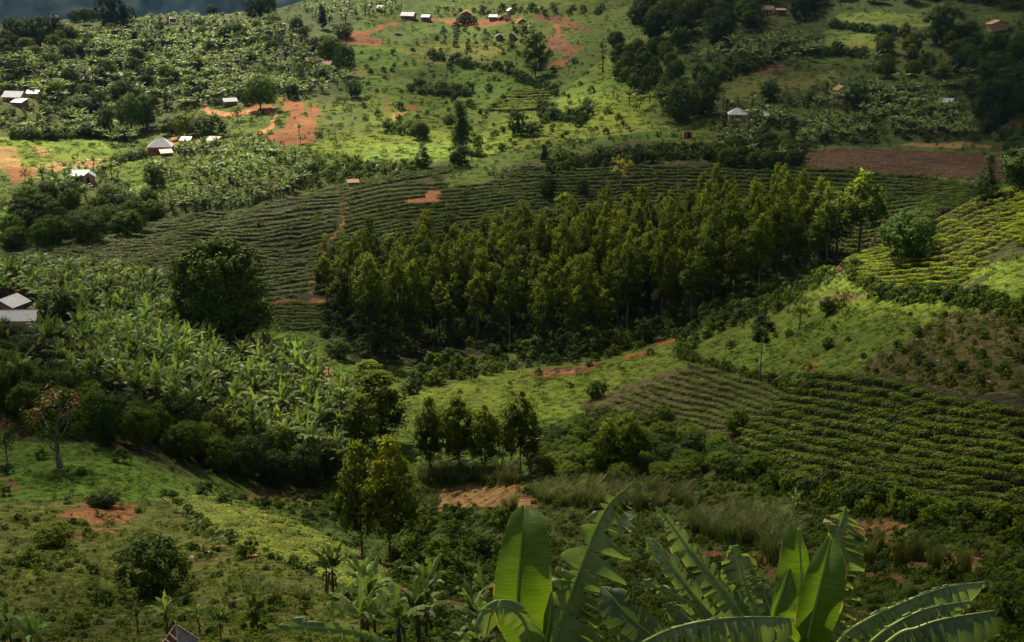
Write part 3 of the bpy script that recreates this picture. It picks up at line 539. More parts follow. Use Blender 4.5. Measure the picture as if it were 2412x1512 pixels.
def tree_proto(key, h, rad, kind, seed):
    rg = np.random.default_rng(seed)
    odd = .0
    if kind == 'euc':      # pointed-round crown of small clumps over a bare pale trunk
        base = .34 + rg.random() * .08
        prof = lambda t: (.55 + 1.5 * t) if t < .3 else max(.06, 1 - ((t - .3) / .73) ** 1.7)
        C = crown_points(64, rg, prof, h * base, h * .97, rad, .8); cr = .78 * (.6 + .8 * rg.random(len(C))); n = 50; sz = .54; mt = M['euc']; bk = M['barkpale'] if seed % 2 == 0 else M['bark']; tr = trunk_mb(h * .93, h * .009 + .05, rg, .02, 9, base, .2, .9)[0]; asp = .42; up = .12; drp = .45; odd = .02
    elif kind == 'euc_low':
        prof = lambda t: (math.sin(math.pi * (t * .94 + .03)) ** .55) * (1.0 - .3 * t)
        C = crown_points(80, rg, prof, h * .12, h * .97, rad, .7); cr = .78 * (.6 + .8 * rg.random(len(C))); n = 50; sz = .55; mt = M['euc']; bk = M['bark']; tr = trunk_mb(h * .93, h * .014 + .05, rg, .02, 9, .15, .2, .9)[0]; asp = .32; up = .12; drp = .4; odd = .02
    elif kind == 'euc_mid':
        prof = lambda t: (.6 + 1.6 * t) if t < .25 else max(.12, 1 - ((t - .25) / .8) ** 1.8)
        C = crown_points(105, rg, prof, h * .27, h * .97, rad, .8); cr = .62 * (.6 + .8 * rg.random(len(C))); n = 52; sz = .46; mt = M['euc']; bk = M['barkred']; tr = trunk_mb(h * .93, h * .009 + .04, rg, .02, 9, .28, .2, .9)[0]; asp = .36; up = .12; drp = .4; odd = .05
    elif kind == 'broad':
        prof = lambda t: math.sqrt(max(0, 1 - (2 * t - .86) ** 2 * .95)) if t > .0 else .4
        C = crown_points(170, rg, prof, h * .2, h * .98, rad, .8); cr = rad * .17 * (.7 + .8 * rg.random(len(C))); n = 60; sz = rad * .062 + .1; mt = M['broad']; bk = M['bark']; tr = trunk_mb(h * .8, h * .03, rg, .03, 9, .22, .38, .7)[0]; asp = .55; up = .35; drp = .1; odd = .03
    elif kind == 'dark':
        prof = lambda t: math.sqrt(max(0, 1 - (2 * t - .95) ** 2)) + .1
        C = crown_points(130, rg, prof, h * .08, h * .98, rad, .8); cr = rad * .2 * (.7 + .7 * rg.random(len(C))); n = 50; sz = rad * .075 + .09; mt = M['dark']; bk = M['bark']; tr = trunk_mb(h * .7, h * .03, rg, .03, 7, .2, .3, .7)[0]; asp = .5; up = .35; drp = .1; odd = .01
    elif kind == 'column':
        prof = lambda t: (.85 - .55 * t) * (1 if t > .08 else .6) + .05
        C = crown_points(130, rg, prof, h * .1, h * .99, rad, .8); cr = rad * .33 * (.7 + .7 * rg.random(len(C))); n = 62; sz = .42; mt = M['dark']; bk = M['bark']; tr = trunk_mb(h * .9, h * .018, rg, .02, 6, .2, .12, .7)[0]; asp = .4; up = .3; drp = .3
    elif kind == 'cone':
        prof = lambda t: (1.02 - .9 * t ** 1.3) if t > .12 else .6
        C = crown_points(150, rg, prof, h * .05, h * .98, rad, .7); cr = rad * .2 * (.7 + .6 * rg.random(len(C))); n = 50; sz = rad * .07 + .1; mt = M['dark']; bk = M['bark']; tr = trunk_mb(h * .9, h * .02, rg, .02, 5, .2, .15, .7)[0]; asp = .35; up = .6; drp = .2
    elif kind == 'sparse':
        prof = lambda t: (.35 + .75 * math.sin(math.pi * t ** .8))
        C = crown_points(48, rg, prof, h * .3, h * .97, rad, .9); cr = rad * .2 * (.6 + .8 * rg.random(len(C))); n = 46; sz = rad * .06 + .09; mt = M['broad']; bk = M['barkpale']; tr = trunk_mb(h * .85, h * .024, rg, .07, 9, .25, .4, .6)[0]; asp = .5; up = .35; drp = .1; odd = .05
    elif kind == 'umbrella':
        C = []
        for tz, q in ((.68, .7), (.75, 1), (.83, .95), (.9, .7), (.97, .4)):
            for k in range(11):
                a = rg.random() * 6.28; r = rad * q * math.sqrt(rg.random()); C.append((math.cos(a) * r, math.sin(a) * r, h * tz + rg.normal() * .08))
        C = np.array(C); cr = np.full(len(C), .42); n = 36; sz = .36; mt = M['dark']; bk = M['barkpale']; tr = trunk_mb(h * .96, .11, rg, .006, 12, .68, .2, .25)[0]; asp = .4; up = .9; drp = .1
    elif kind == 'cactus':
        C = []
        for k in range(7):
            a = k * .9; C += [(math.cos(a) * rad * .6 * f, math.sin(a) * rad * .6 * f, h * (.35 + .6 * g)) for f, g in ((.6, .2), (1, .5), (1.1, .8), (1.1, 1))]
        C = np.array(C); cr = np.full(len(C), rad * .25); n = 30; sz = .25; mt = M['dark']; bk = M['bark']; tr = trunk_mb(h * .8, h * .05, rg, .02, 6, .3, .15, 1)[0]; asp = .5; up = .5; drp = 0
    elif kind in ('yellow', 'rust', 'redflower'):
        prof = lambda t: .3 + .7 * math.sin(math.pi * t)
        C = crown_points(60 if kind == 'rust' else 26, rg, prof, h * .35, h, rad, 1.); cr = rad * .2 * (.6 + .8 * rg.random(len(C))); n = 34; sz = rad * .06 + .08; mt = {'yellow': M['yellow'], 'rust': M['broad'], 'redflower': M['broad']}[kind]; bk = M['barkpale']; tr = trunk_mb(h * .85, h * (.045 if kind == 'rust' else .02), rg, .09, 10, .22, .4, .8)[0]; asp = .5; up = .4; drp = 0
    ek = kind.startswith('euc'); cent = np.array([0, 0, h * (.5 if ek else .45)])
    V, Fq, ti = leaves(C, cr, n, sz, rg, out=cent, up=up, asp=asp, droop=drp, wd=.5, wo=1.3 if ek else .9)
    if ek:      # lighter crown top: young shoots, and sunlight put into the leaf colour
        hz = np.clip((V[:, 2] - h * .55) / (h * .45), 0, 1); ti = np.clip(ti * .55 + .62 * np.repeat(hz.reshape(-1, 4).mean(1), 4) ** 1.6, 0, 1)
    if odd: k = rg.random(len(ti) // 4) < odd; ti = np.where(np.repeat(k, 4), 2.0, ti)
    mats = [mt]; mi = np.zeros(len(Fq), int)
    if kind in ('rust', 'redflower'):
        top = V[::4, 2] > h * (.72 if kind == 'rust' else .6)
        q = rg.random(len(Fq) // n); q = np.repeat(q < .55, n)
        mats.append(M['rust'] if kind == 'rust' else M['red']); mi[top & q] = 1
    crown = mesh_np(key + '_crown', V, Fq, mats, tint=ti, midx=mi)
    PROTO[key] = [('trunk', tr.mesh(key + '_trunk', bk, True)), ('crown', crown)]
    return h, rad
SPEC = {}
for key, h, rad, kind, nv in (('euc', 17, 3.0, 'euc', 6), ('eucl', 11, 2.7, 'euc_low', 3), ('eucm', 11, 2.4, 'euc_mid', 3), ('broad', 9, 4.4, 'broad', 4), ('round', 17, 8.2, 'broad', 1), ('dark', 6.5, 3.1, 'dark', 4), ('column', 13, 2.4, 'column', 2),
                              ('cone', 9, 2.6, 'cone', 2), ('sparse', 8, 3.2, 'sparse', 3), ('umbrella', 9.5, 1.5, 'umbrella', 1), ('cactus', 6, 1.3, 'cactus', 1), ('yellow', 8, 2.6, 'yellow', 1), ('rust', 9, 4, 'rust', 1), ('redf', 4, 1.2, 'redflower', 1)):
    for v in range(nv):
        tree_proto(f'{key}{v}', h, rad, kind, hash((kind, v)) % 1000 if False else sum(map(ord, key)) * 7 + v * 13)
    SPEC[key] = (h, rad, nv)
# the round tree is large in the picture: give it a denser crown of its own
rg = np.random.default_rng(5)
prof = lambda t: math.sqrt(max(0, 1 - (2 * t - .9) ** 2)) * (1 + .12 * math.sin(9 * t))
C = crown_points(420, rg, prof, 1.5, 17, 7.4, 1.5)
V, Fq, ti = leaves(C, 1.05 * (.6 + .9 * rg.random(len(C))), 85, .52, rg, out=np.array([0, 0, 8.]), up=.3, asp=.5)
k = rg.random(len(Fq)) < .02; ti = np.where(np.repeat(k, 4), 2., ti)
PROTO['round0'][1] = ('crown', mesh_np('round_crown', V, Fq, [M['rounddark']], tint=ti))

def shrub_mesh(name, mat, seed, h=1.4, r=.9, n=22, per=26, sz=.2, up=.6):
    rg = np.random.default_rng(seed); C = []
    for k in range(n):
        a = rg.random() * 6.28; t = rg.random(); q = math.sqrt(rg.random()) * r * math.sqrt(max(.1, 1 - (t * .95) ** 2))
        C.append((math.cos(a) * q, math.sin(a) * q, .1 + t * h * .85))
    V, Fq, ti = leaves(np.array(C), r * .3, per, sz, rg, out=np.array([0, 0, h * .2]), up=up, asp=.5)
    return mesh_np(name, V, Fq, mat, tint=ti)
SHR = {'shrub': [shrub_mesh(f'shrub_leaves{i}', M['broad'], 20 + i, 1.5, 1.0, 26, 30, .22) for i in range(4)],
       'darks': [shrub_mesh(f'dark_shrub_leaves{i}', M['dark'], 30 + i, 1.6, 1.1, 26, 30, .22) for i in range(4)],
       'fresh': [shrub_mesh(f'fresh_shrub_leaves{i}', M['fresh'], 40 + i, 1.3, .9, 20, 24, .2) for i in range(2)],
       'weed': [shrub_mesh(f'weed_leaves{i}', M['weed'], 50 + i, .55, .6, 9, 16, .16, .8) for i in range(4)],
       'weedd': [shrub_mesh(f'weed_dark_leaves{i}', M['broad'], 60 + i, .7, .7, 10, 16, .18, .8) for i in range(3)]}
def blades_mesh(name, mat, seed, n, h, r, wd, dry=.08, seg=3, lean=.5):
    rg = np.random.default_rng(seed); V = []; Fq = []; T = []
    for k in range(n):
        a = rg.random() * 6.28; q = math.sqrt(rg.random()) * r; bx, by = math.cos(a) * q, math.sin(a) * q
        d = rg.random() * 6.28; hh = h * (.6 + .5 * rg.random()); ln = lean * hh * (.4 + rg.random()); o = len(V); s = (-math.sin(d) * wd / 2, math.cos(d) * wd / 2)
        tv = 2.0 if rg.random() < dry else rg.random()
        for i in range(seg + 1):
            t = i / seg; ww = (1 - t ** 2 * .9); x = bx + math.cos(d) * ln * t * t; y = by + math.sin(d) * ln * t * t; z = hh * (t - .28 * t ** 3 * lean * 2)
            V += [(x + s[0] * ww, y + s[1] * ww, z), (x - s[0] * ww, y - s[1] * ww, z)]; T += [tv, tv]
        Fq += [(o + 2 * i, o + 2 * i + 1, o + 2 * i + 3, o + 2 * i + 2) for i in range(seg)]
    return mesh_np(name, V, Fq, mat, tint=T)
GRS = [blades_mesh(f'grass_tuft{i}', M['blade'], 70 + i, 34, .3, .5, .05, .1, 2, .7) for i in range(3)]
REED = [blades_mesh(f'reed_clump{i}', M['reed'], 80 + i, 130, 3.0, .9, .09, .06, 4, .5) for i in range(3)]
DRYT = [blades_mesh(f'dry_tuft{i}', M['dry'], 90 + i, 20, .25, .5, .06, .1, 2, .8) for i in range(2)]
# tea bush: low flat-topped cushion of upright young leaves over a twiggy frame
def tea_meshes(i, long=False):
    rg = np.random.default_rng(100 + i); V = []; n = 300
    a = rg.random(n) * 6.28; q = np.sqrt(rg.random(n)); ex = 1.55 if long else 1.0
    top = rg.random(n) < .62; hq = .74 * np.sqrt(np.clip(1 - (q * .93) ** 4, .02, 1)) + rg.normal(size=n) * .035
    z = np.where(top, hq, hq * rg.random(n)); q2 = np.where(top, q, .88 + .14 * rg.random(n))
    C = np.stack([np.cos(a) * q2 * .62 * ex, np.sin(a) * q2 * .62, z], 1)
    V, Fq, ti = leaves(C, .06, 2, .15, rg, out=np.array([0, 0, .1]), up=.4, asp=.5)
    ti = np.where(np.repeat(np.repeat(top, 2), 4), .45 + .55 * ti, .22 * ti)      # young flush lighter on top; darker sides also put shading into the colour
    k = rg.random(len(Fq)) < .02; ti = np.where(np.repeat(k, 4), 2., ti)
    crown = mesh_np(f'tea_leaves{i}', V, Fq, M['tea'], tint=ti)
    mb = MB()
    for k in range(9):
        a = k * .7; mb.tube([(0, 0, -.1), (math.cos(a) * .2 * ex, math.sin(a) * .2, .25), (math.cos(a) * .48 * ex, math.sin(a) * .48, .6)], [.035, .025, .01], 4)
    return crown, mb.mesh(f'tea_stems{i}', M['bark'])
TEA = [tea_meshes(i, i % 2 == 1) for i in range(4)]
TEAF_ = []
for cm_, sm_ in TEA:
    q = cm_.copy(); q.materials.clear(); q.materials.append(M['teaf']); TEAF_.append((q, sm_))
# banana plant at middle distance
def banana_meshes(i, seed, nl=10, up=.0, h=2.6):
    rg = np.random.default_rng(seed); V = []; Fq = []; T = []
    for k in range(nl):
        a = k * 2.4 + rg.normal() * .3; el = R(84 - 52 * (k / nl) ** 1.1 + rg.normal() * 11) + up
        ln = 2.7 * (.7 + .45 * rg.random()); wd = .36 * (.75 + .4 * rg.random()); ca, sa = math.cos(a), math.sin(a)
        pts = []; x = 0; z = h; e = el
        nseg = 9
        for s in range(nseg + 1):
            pts.append((x, z)); x += math.cos(e) * ln / nseg; z += math.sin(e) * ln / nseg; e -= (.06 + .2 * rg.random() + .06 * k / nl) * (.35 + 1.1 * s / nseg) * (.75 if k < 2 else 1) * (.5 if k == 0 else 1)
        tv = rg.random() * .75 + .12; fold = .35 + .5 * rg.random()
        if k == nl - 1 and rg.random() < .6: tv = 2.0; fold = 1.1
        for s in range(1, nseg):
            f = math.sin(math.pi * ((s + .2) / (nseg + .3)) ** .75); w0 = wd * f
            (x0, z0), (x1, z1) = pts[s], pts[s + 1]
            for sd in (-1, 1):
                if rg.random() < .06: continue
                o = len(V); ww = w0 * (.75 + .45 * rg.random()); dr = fold * ww * (.6 + .8 * rg.random()); sh = rg.normal() * .05 + .12
                g = .1 * rg.random(); mx0 = x0 + (x1 - x0) * g; mz0 = z0 + (z1 - z0) * g
                q = [(x0, 0, z0), (x1, 0, z1), (x1 + (x1 - x0) * sh - (x1 - x0) * .12, sd * ww, z1 - dr), (mx0 + (x1 - x0) * sh, sd * ww, mz0 - dr)]
                V += [(ca * p_[0] - sa * p_[1], sa * p_[0] + ca * p_[1], p_[2]) for p_ in q]; Fq.append((o, o + 1, o + 2, o + 3) if sd < 0 else (o + 3, o + 2, o + 1, o)); T += [tv + rg.normal() * .06 if tv < 1.5 else tv] * 4
    cm = mesh_np(f'banana_leaves{i}', V, Fq, M['banana'], tint=T)
    mb = MB(); mb.tube([(0, 0, -.4), (0, 0, .8), (.03, 0, 1.8), (.0, .02, h + .15)], [.17, .14, .11, .07], 7)
    for k in range(2):
        a = rg.random() * 6.28; mb.tube([(0, 0, h - .2), (math.cos(a) * .3, math.sin(a) * .3, h - .5), (math.cos(a) * .38, math.sin(a) * .38, h - 1.5)], [.05, .1, .03], 5)
    return cm, mb.mesh(f'banana_stem{i}', M['stem'], True)
BAN = [banana_meshes(i, 200 + i, 11 + i % 3, (.0, .1, -.08)[i % 3], (2.6, 2.2, 3.0, 1.6, 2.6, 3.2)[i]) for i in range(6)]
# ------------------------------------------------------------------ instanced ground cover (things nobody could count)
def proto_col(name, meshes):
    c = bpy.data.collections.new(name)
    for k, me in enumerate(meshes):
        parts = me if isinstance(me, (list, tuple)) else [me]
        if len(parts) > 1:      # join the parts of one plant into one mesh
            bm = bmesh.new(); mats = []
            j = bpy.data.meshes.new(f'{name}_{k}')
            vs = []; fs = []; ti = []; mi = []
            for pm in parts:
                o = len(vs); vs += [tuple(v.co) for v in pm.vertices]; fs += [tuple(i + o for i in p.vertices) for p in pm.polygons]
                a = pm.attributes.get('tint'); ti += [d.value for d in a.data] if a else [0.5] * len(pm.vertices)
                mi += [len(mats) + p.material_index for p in pm.polygons]; mats += list(pm.materials)
            j.from_pydata(vs, [], fs); [j.materials.append(mm_) for mm_ in mats]; j.polygons.foreach_set('material_index', mi)
            at_ = j.attributes.new('tint', 'FLOAT', 'POINT'); at_.data.foreach_set('value', ti); bm.free(); me = j
        else: me = parts[0]
        c.objects.link(bpy.data.objects.new(f'{name}_{k}', me))
    return c
def stuff(name, col, ncol, P_, rz, tilt, scl, label, seed=0):
    """one object: points carrying instances of the plants in col"""
    rgs = np.random.default_rng(seed); n = len(P_)
    me = bpy.data.meshes.new(name); me.vertices.add(n); me.vertices.foreach_set('co', np.asarray(P_, np.float32).ravel())
    rot = np.zeros((n, 3), np.float32); rot[:, 2] = rz; rot[:, 0] = rgs.normal(size=n) * tilt; rot[:, 1] = rgs.normal(size=n) * tilt
    a = me.attributes.new('rot', 'FLOAT_VECTOR', 'POINT'); a.data.foreach_set('vector', rot.ravel())
    s = np.asarray(scl, np.float32); s = np.repeat(s[:, None], 3, 1) if s.ndim == 1 else s
    a = me.attributes.new('scl', 'FLOAT_VECTOR', 'POINT'); a.data.foreach_set('vector', s.astype(np.float32).ravel())
    a = me.attributes.new('pick', 'INT', 'POINT'); a.data.foreach_set('value', rgs.integers(0, ncol, n).astype(np.int32))
    o = link(name, me)
    g = bpy.data.node_groups.new(name + '_nodes', 'GeometryNodeTree')
    g.interface.new_socket('Geometry', in_out='INPUT', socket_type='NodeSocketGeometry'); g.interface.new_socket('Geometry', in_out='OUTPUT', socket_type='NodeSocketGeometry')
    gi = g.nodes.new('NodeGroupInput'); go = g.nodes.new('NodeGroupOutput')
    ci = g.nodes.new('GeometryNodeCollectionInfo'); ci.inputs[0].default_value = col; ci.inputs['Separate Children'].default_value = True; ci.inputs['Reset Children'].default_value = True
    ip = g.nodes.new('GeometryNodeInstanceOnPoints'); ip.inputs['Pick Instance'].default_value = True
    def na(nm, t):
        q = g.nodes.new('GeometryNodeInputNamedAttribute'); q.data_type = t; q.inputs['Name'].default_value = nm; return next(x for x in q.outputs if x.enabled and x.name == 'Attribute')
    g.links.new(gi.outputs[0], ip.inputs['Points']); g.links.new(ci.outputs[0], ip.inputs['Instance'])
    g.links.new(na('pick', 'INT'), ip.inputs['Instance Index']); g.links.new(na('rot', 'FLOAT_VECTOR'), ip.inputs['Rotation']); g.links.new(na('scl', 'FLOAT_VECTOR'), ip.inputs['Scale'])
    g.links.new(ip.outputs[0], go.inputs[0])
    md = o.modifiers.new('plants', 'NODES'); md.node_group = g
    return tag(o, label, None, None, 'stuff')
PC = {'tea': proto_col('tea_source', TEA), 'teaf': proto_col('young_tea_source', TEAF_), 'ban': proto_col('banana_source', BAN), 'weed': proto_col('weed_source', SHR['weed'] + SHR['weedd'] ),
      'grass': proto_col('grass_source', GRS), 'reed': proto_col('reed_source', REED), 'dry': proto_col('dry_source', DRYT), 'bush': proto_col('bush_source', SHR['shrub'] + SHR['darks'])}
# weeds and grass over the whole ground, even in the picture so that near and far stay equally fine
def scatter_img(n, box, seed):
    r_ = np.random.default_rng(seed); px = box[0] + r_.random(n) * (box[2] - box[0]); py = box[1] + r_.random(n) * (box[3] - box[1])
    x, y, z = cast(px, py); ok = np.hypot(x, y) < 1240; return x[ok], y[ok], z[ok], r_
x, y, z, r_ = scatter_img(int(52000 * DENS), (-160, -20, 2570, 1640), 11)
_, sc, gd = cover(x, y, z)
keep = r_.random(len(x)) < sc * np.clip(.35 + 1.3 * fbm(x / 9, y / 9, 3) + .3, 0, 1.3)
d = np.hypot(x, y); s = (.55 + .9 * r_.random(len(x)) ** 2) * np.clip(d / 260, .55, 2.2)
stuff('undergrowth', PC['weed'], 7, np.stack([x, y, z], 1)[keep], r_.random(keep.sum()) * 6.28, .12, s[keep], 'mixed weeds and low bushes covering the slopes', 1)
x, y, z, r_ = scatter_img(int(70000 * DENS), (-160, -20, 2570, 1640), 12)
_, sc, gd = cover(x, y, z)
keep = r_.random(len(x)) < gd * np.clip(.5 + 1.2 * fbm(x / 5, y / 5, 3) + .2, 0, 1); d = np.hypot(x, y)
s = (.6 + .8 * r_.random(len(x))) * np.clip(d / 200, .6, 2.6)
stuff('grass', PC['grass'], 3, np.stack([x, y, z - .03], 1)[keep], r_.random(keep.sum()) * 6.28, .1, s[keep], 'short meadow grass tufts on the pastures', 2)
x, y, z, r_ = scatter_img(int(26000 * DENS), (-100, 1130, 2520, 1640), 14)
_, sc, gd = cover(x, y, z); keep = r_.random(len(x)) < (sc - .25) * np.clip(.6 + 1.5 * fbm(x / 7, y / 7, 3), 0, 1.2)
stuff('leafy_undergrowth', PC['bush'], 8, np.stack([x, y, z - .1], 1)[keep], r_.random(keep.sum()) * 6.28, .15, (.16 + .34 * r_.random(keep.sum()) ** 2) * np.clip(np.hypot(x, y)[keep] / 130, .8, 1.4), 'leafy undergrowth over the near slopes', 6)
# words that tell where in its group a thing stands
def wx(px, lo, hi, n=3):
    k = min(n - 1, max(0, int((px - lo) / max(hi - lo, 1) * n)))
    return {2: ('left half', 'right half'), 3: ('left part', 'middle part', 'right part'), 4: ('far left end', 'left centre', 'right centre', 'far right end')}[n][k]
def wy(py, lo, hi): return ('back', 'middle', 'front')[min(2, max(0, int((py - lo) / max(hi - lo, 1) * 3)))]
# ------------------------------------------------------------------ tea rows
def resample(L, n):
    L = np.array(L, float); s = np.concatenate([[0], np.cumsum(np.hypot(*np.diff(L, axis=0).T))]); t = np.linspace(0, s[-1], n)
    return np.stack([np.interp(t, s, L[:, 0]), np.interp(t, s, L[:, 1])], 1)
def rows(top, bot, n, seed, step_m=1.05, wob=.16, gap=.04, mask=None, size=1.0, big=.0):
    """bushes along n rows lying between the two guide lines on the slope"""
    rg = np.random.default_rng(seed); T_ = resample(top, 60); B_ = resample(bot, 60); PX = []; PY = []; RW = []
    for i in range(n):
        t = (i + .5) / n; L = T_ * (1 - t) + B_ * t
        x, y, z = cast(L[:, 0], L[:, 1]); dd = np.sqrt(np.diff(x) ** 2 + np.diff(y) ** 2 + np.diff(z) ** 2)
        dd = np.minimum(dd, 6); s = np.concatenate([[0], np.cumsum(dd)])
        q = np.arange(rg.random() * step_m, s[-1], step_m) ; q = q + rg.normal(size=len(q)) * .12
        px = np.interp(q, s, L[:, 0]); py = np.interp(q, s, L[:, 1])
        pitch = np.interp(px, L[:, 0] if L[-1, 0] > L[0, 0] else L[::-1, 0], np.full(60, 1.0)) * (np.linalg.norm(B_ - T_, axis=1).mean() / n)
        py = py + (fbm(px / 60 + seed, np.full(len(px), i * .37), 2)) * pitch * wob * 4
        k = (rg.random(len(px)) > gap) & (fbm(px / 40 + i * 3.1 + seed, py / 20, 2) > -.52)
        PX.append(px[k]); PY.append(py[k]); RW.append(np.full(k.sum(), i))
    px = np.concatenate(PX); py = np.concatenate(PY); rw = np.concatenate(RW)
    if mask is not None:
        k = inpoly(px, py, mask[0])
        for mm_ in mask[1:]: k &= ~inpoly(px, py, mm_)
        px, py, rw = px[k], py[k], rw[k]
    x, y, z = cast(px, py)
    s = size * (.8 + .4 * rg.random(len(px)))
    return np.stack([x, y, z], 1), s, px, py, rg
def rowang(P_, i):
    return 0
TEAPTS = []
def tea(name, *a, sx=1.15, sy=.95, sz=.95, **k):
    P_, s, px, py, rg = rows(*a, **k); n = len(P_)
    yaw = rg.normal(size=n) * .25 + np.where(rg.random(n) < .5, 0, math.pi)
    S_ = np.stack([s * sx * (.9 + .3 * rg.random(n)), s * sy, s * sz * (.85 + .3 * rg.random(n))], 1)
    return P_, yaw, S_, px, py
def zone(nm): return Z[[q[0] for q in Z].index(nm)][4]
path = [zone('pathT'), zone('redT'), zone('gT'), zone('st3')]
# big left-hand hill
def guide_fix(L): return L
fields = {}
fields['tea_on_left_hill'] = [tea('L', [(-60,608),(100,592),(200,571),(400,516),(600,484),(750,456),(806,452)], [(-60,648),(200,652),(400,690),(640,728),(760,700)], 25, 1, step_m=1.1, wob=.55, size=1.3, sx=1.35, sy=.85, sz=.62,
    mask=[[(-80,612),(0,606),(200,572),(400,517),(600,485),(750,457),(803,452),(805,520),(765,572),(745,618),(738,655),(733,690),(640,712),(400,700),(-80,660)], band([(292,560),(272,592),(252,640)], 8), band([(560,505),(640,500),(735,480)], 4)])]
fields['tea_on_left_hill'].append(tea('L2', [(732,460),(840,428),(940,408),(1060,392)], [(760,470),(860,446),(960,425),(1060,408)], 5, 2, gap=.15, size=1.1, sx=1.4))
fields['tea_in_valley'] = [tea('E', [(812,460),(900,440),(1000,432),(1120,428),(1200,424)], [(745,700),(850,660),(950,630),(1150,600),(1300,560)], 21, 3, step_m=1.0, wob=.1, gap=.05, size=1.0, sx=1.3, mask=[[(812,446),(1050,420),(1210,412),(1300,470),(1350,560),(1100,640),(900,700),(735,712),(752,640),(775,585),(815,530)]] + path),
    tea('G', [(1090,415),(1280,398),(1500,392),(1700,390),(1890,394),(2120,414),(2290,434)], [(1250,560),(1450,560),(1700,560),(1900,590),(2040,610),(2240,520)], 20, 4, step_m=1.15, wob=.2, size=1.2, sx=1.3, mask=[[(1190,425),(1280,398),(1500,388),(1890,392),(2120,414),(2290,432),(2290,474),(2190,515),(2090,566),(1990,610),(1900,640),(1350,580),(1230,500)]]),
    tea('F', [(1232,396),(1310,392)], [(1200,420),(1290,420)], 5, 5, gap=.08, size=1.15, sx=1.4),
    tea('J', [(640,722),(700,718),(765,722)], [(670,778),(700,780),(765,778)], 8, 6, gap=.03, size=1.05, sx=1.3)]
fields['tea_on_far_terrace'] = [tea('H', [(1225,208),(1262,205),(1320,202)], [(1140,260),(1190,265),(1260,262)], 11, 7, step_m=1.5, gap=.06, size=1.9, sx=1.5, sz=.7)]
fields['tea_on_bright_slope'] = [tea('C', [(1996,606),(2100,566),(2200,520),(2300,473),(2412,440),(2520,400)], [(2015,655),(2080,682),(2250,692),(2330,655),(2412,600),(2520,540)], 14, 8, step_m=1.0, wob=.2, sy=.68, sz=.55, size=1.1, gap=.05, mask=[[(1985,612),(2100,566),(2200,520),(2330,464),(2600,370),(2600,520),(2412,590),(2390,560),(2330,590),(2290,640),(2280,664),(2220,694),(2060,680),(2010,655)]]),
    tea('C2', [(2290,480),(2350,455),(2520,400)], [(2300,640),(2400,590),(2520,540)], 7, 81, size=.95, sz=.55, sy=.7, gap=.25, mask=[[(2290,470),(2412,440),(2600,370),(2600,500),(2412,560),(2300,640)]])]
fields['tea_on_lower_spur'] = [tea('I', [(400,1168),(560,1188),(700,1238),(800,1288),(900,1350)], [(395,1180),(470,1226),(560,1290),(720,1342),(880,1404)], 13, 9, step_m=.6, wob=.3, size=.8, gap=.02, sx=1.2, sz=.5)]
fields['young_crop_rows'] = [tea('B', [(1640,862),(1700,872),(1790,900),(1880,935)], [(1392,965),(1460,995),(1560,1018),(1700,1045)], 11, 10, step_m=.8, wob=.1, sz=.6, size=.8, gap=.06, sx=1.2)]
k_ = 0
for nm, parts in fields.items():
    P_ = np.concatenate([p[0] for p in parts]); yw = np.concatenate([p[1] for p in parts]); S_ = np.concatenate([p[2] for p in parts]); k_ += 1
    stuff(nm, PC['teaf' if nm in ('tea_on_far_terrace', 'tea_on_bright_slope', 'tea_on_lower_spur') else 'tea'], 4, P_, yw, .06, S_, {'tea_on_left_hill': 'dense tea bushes covering the broad left hill', 'tea_in_valley': 'rows of tea bushes on the valley side behind the forest', 'tea_on_far_terrace': 'short rows of tea on the far sunlit terrace',
        'tea_on_bright_slope': 'bright green tea on the slope at the right edge', 'tea_on_lower_spur': 'low tea strip running down the near left spur', 'young_crop_rows': 'low crop rows with orange soil between them'}[nm], k_)
P_, s, px, py, rg = rows([(1905,356),(1990,350),(2110,352),(2372,362)], [(1888,390),(2000,400),(2120,412),(2240,420),(2374,428)], 11, 12, step_m=.9, wob=.05, gap=.03)
s_ = 1.5 + .6 * rg.random(len(P_))
stuff('crop_litter', PC['dry'], 2, P_ + np.array([0, 0, .05]), rg.random(len(P_)) * 6.28, .1, np.stack([s_ * 1.4, s_, s_ * 1.1], 1), 'rows of dry crop stubble along the ploughed ridges', 3)
# nearest field on the right: 300 nearest bushes are single things
P_, yw, S_, px, py = tea('A', [(1915,882),(2030,888),(2120,905),(2220,938),(2412,968),(2560,990)], [(1700,1085),(1850,1135),(2050,1180),(2412,1248),(2560,1278)], 12, 11, step_m=.95, wob=.06, size=1.12, gap=.02, sx=1.35, sy=.7, sz=.8, mask=[[(1600,860),(2700,860),(2700,1400),(1600,1400)], band([(2165,915),(2100,1010),(2035,1110),(2000,1180)], 11)])
dist = np.linalg.norm(P_, axis=1); infr = (px < 2425) & (px > 1690)
order = np.argsort(np.where(infr, dist, 1e9)); near = order[:300]; rest = np.setdiff1d(np.arange(len(P_)), near)
stuff('tea_on_right_field', PC['tea'], 4, P_[rest], yw[rest], .06, S_[rest], 'rows of tea bushes in the upper part of the right-hand field', 20)
def child(name, me, parent, **k):
    o = bpy.data.objects.new(name, me); COL.objects.link(o); o.parent = parent; return o
tl = 'round-topped tea bush in the lower rows of the dark field at right'
def tlab(i): return f"tea bush in the {wy(py[i], np.interp(px[i], [1700, 2412], [1000, 1120]), np.interp(px[i], [1700, 2412], [1090, 1250]))} rows of the dark field at right, {wx(px[i], 1690, 2412, 4)}"
for j, i in enumerate(near):
    v = TEA[j % 4]; tl = tlab(i); r0 = root('tea_bush', P_[i], tl, 'tea bush', 'tea bushes in the lower rows at right', float(yw[i]), tuple(float(q) for q in S_[i]))
    child('foliage', v[0], r0); child('stem', v[1], r0)
